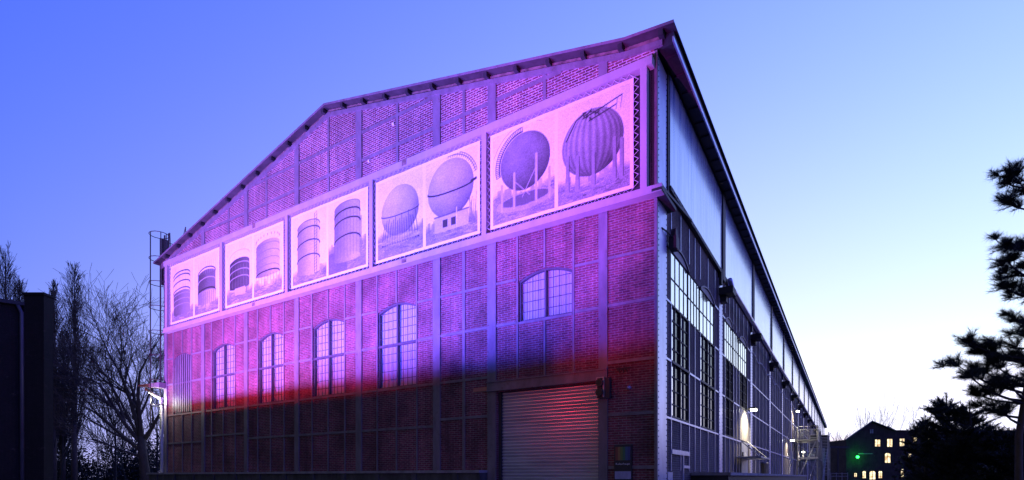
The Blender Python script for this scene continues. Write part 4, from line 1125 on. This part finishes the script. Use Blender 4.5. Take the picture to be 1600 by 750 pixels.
tips = [(1557,286,620,.1),(1572,268,600,-.4),(1585,300,620,.3),(1562,318,640,0),
        (1553,382,640,.1),(1560,402,640,-.5),(1566,428,660,.5),(1556,446,660,-.1),(1580,385,640,.3),(1582,462,660,.1),(1590,420,650,0),
        (1580,503,690,.2),(1590,520,690,-.3),
        (1484,530,600,.2),(1472,566,620,-.1),(1503,548,600,.5),(1492,583,620,-.3),(1528,552,610,.2),(1548,570,610,-.2),(1562,540,600,.4),(1515,578,620,.1),(1575,560,620,.3),(1590,565,620,.4),(1552,596,640,.5),(1575,600,640,-.4),(1540,612,660,.2),
        (1500,612,640,.6),(1528,640,690,.4),(1560,640,690,-.3)]
def clump(nb, wb, tip, d, rad, ln=.165, tw=13, n=66, w=.0036):
    tip = Vector(tip); c0 = tip-Vector(d)*rad*.9
    for k in range(tw):
        dd = (Vector(d)*.75+Vector((rnd(-1,1), rnd(-1,1), rnd(-.45,1.0)))).normalized()
        e = c0+dd*rad*rnd(.6,1.15); wb.tube([c0, e], [.010,.005], 3, cap=False)
        for j in range(3): needles(nb, c0.lerp(e, .45+.55*j/2), dd, n//3, ln, w, .08)
for (px, py, _, off) in tips:
    tip = P(px+(12 if px < 1530 else 3), py, PD+off)-b
    zb = max(2.2, tip.z - math.hypot(tip.x, tip.y)*.42); a_ = lean(zb)+Vector((0,0,zb)); dv = tip-a_; dn = dv.normalized()
    mid = a_+dv*.5+Vector((0,0,-.06*dv.length)); wb_.tube([a_, a_.lerp(mid,.5), mid, mid.lerp(tip,.5), tip-dn*.2], [.035,.03,.024,.017,.01], 5, cap=False)
    clump(nm_, wb_, tip, dn, rnd(.26,.36))
    for k in range(3):
        q = mid.lerp(tip, rnd(.1,.85)); dd = (dn+Vector((rnd(-1,1), rnd(-1,1), rnd(-.2,1)))*.9).normalized(); e = q+dd*rnd(.25,.5)
        wb_.tube([q, e], [.012,.008], 3, cap=False); clump(nm_, wb_, e, dd, rnd(.18,.28), tw=9, n=48)
for k in range(34):                                       # the rest of the crown, beyond the frame
    z = rnd(3.0, 10.0); a = rnd(-.9, .9)+YAW; rr = (11.2-z)*.32+.35
    a_ = lean(z)+Vector((0,0,z-.3)); tip = a_+Vector((math.cos(a)*rr, math.sin(a)*rr, rnd(.4,.9))); dn = (tip-a_).normalized()
    wb_.tube([a_, tip], [.03,.012], 5, cap=False)
    for f_ in (1, .8, .6, .42): q = a_.lerp(tip, f_)+Vector((rnd(-.3,.3), rnd(-.3,.3), rnd(-.1,.3))); clump(nm_, wb_, q, dn, rnd(.25,.36))
nm_.build('needles', leafd, pn); wb_.build('limbs', bark_d, pn)

def small_pine(px, py_top, d, width, label, seed, n=60):
    random.seed(seed); b = P(px,745,d); b.z = 0; H = (745-py_top)/835*d+1.6
    root = empty('pine_tree', b, 0, label, 'tree', 'dark pines on the right')
    tb = MB(); tb.tube([(0,0,0),(.05,0,H*.5),(0,0,H*.97)], [.15,.10,.02], 7); tb.build('trunk', bark_d, root)
    nb = MB(); wb = MB()
    for k in range(n):
        t = (k+.5)/n; z = H*(.06+.86*t); a = rnd(0, 2*math.pi); rr = width*(1-t)**.6*rnd(.55,1.05)+.15
        pine_branch(nb, wb, (0,0,max(.3,z-.25*rr)), (math.cos(a)*rr, math.sin(a)*rr, z+rnd(0,.3)*rr), .17, 9, .55, 20, .013)
    needles(nb, (0,0,H), (0,0,1), 60, .2, .01)
    nb.build('needles', leafd, root); wb.build('limbs', bark_d, root)
small_pine(1479, 615, 24, 1.7, 'round-tufted dark pine, tallest of the low ones right of the brick works', 31, 75)
small_pine(1515, 628, 23, 1.7, 'dark pine between the round-tufted pine and the tall pine', 33, 75)
small_pine(1446, 650, 26, 1.3, 'low dark pine in front of the lit windows of the brick works', 35, 55)
small_pine(1560, 668, 22, 1.8, 'low dark pine under the tall pine', 37, 60)
small_pine(1598, 668, 21, 1.8, 'low dark pine at the right edge under the tall pine', 39, 60)
random.seed(50)
mb = MB()
for k in range(46):
    c = P(rnd(1425,1640),745,rnd(27,36)); h = rnd(1.8,4.2); leaf_cloud(mb, (c.x,c.y,h*.45), (1.2,1.2,h*.6), 420, .11)
tag(mb.build('shrubbery', leafm), 'dense dark shrubbery filling the ground behind the pines', 'shrubs', kind='stuff')
# blue van-like container behind the shrubs
bc = empty('blue_container', P(1436,745,60).xy.to_3d(), YAW, 'dim blue container behind the shrubs below the brick works', 'container')
mb = MB(); mb.box(0,4.6,0,2.4,0,2.75)
for k in range(15): mb.box(.1+k*.3,.22+k*.3,-.03,0,.1,2.65)
mb.build('container_body', paint('dull_blue', (.04,.05,.22), .5, .3), bc)
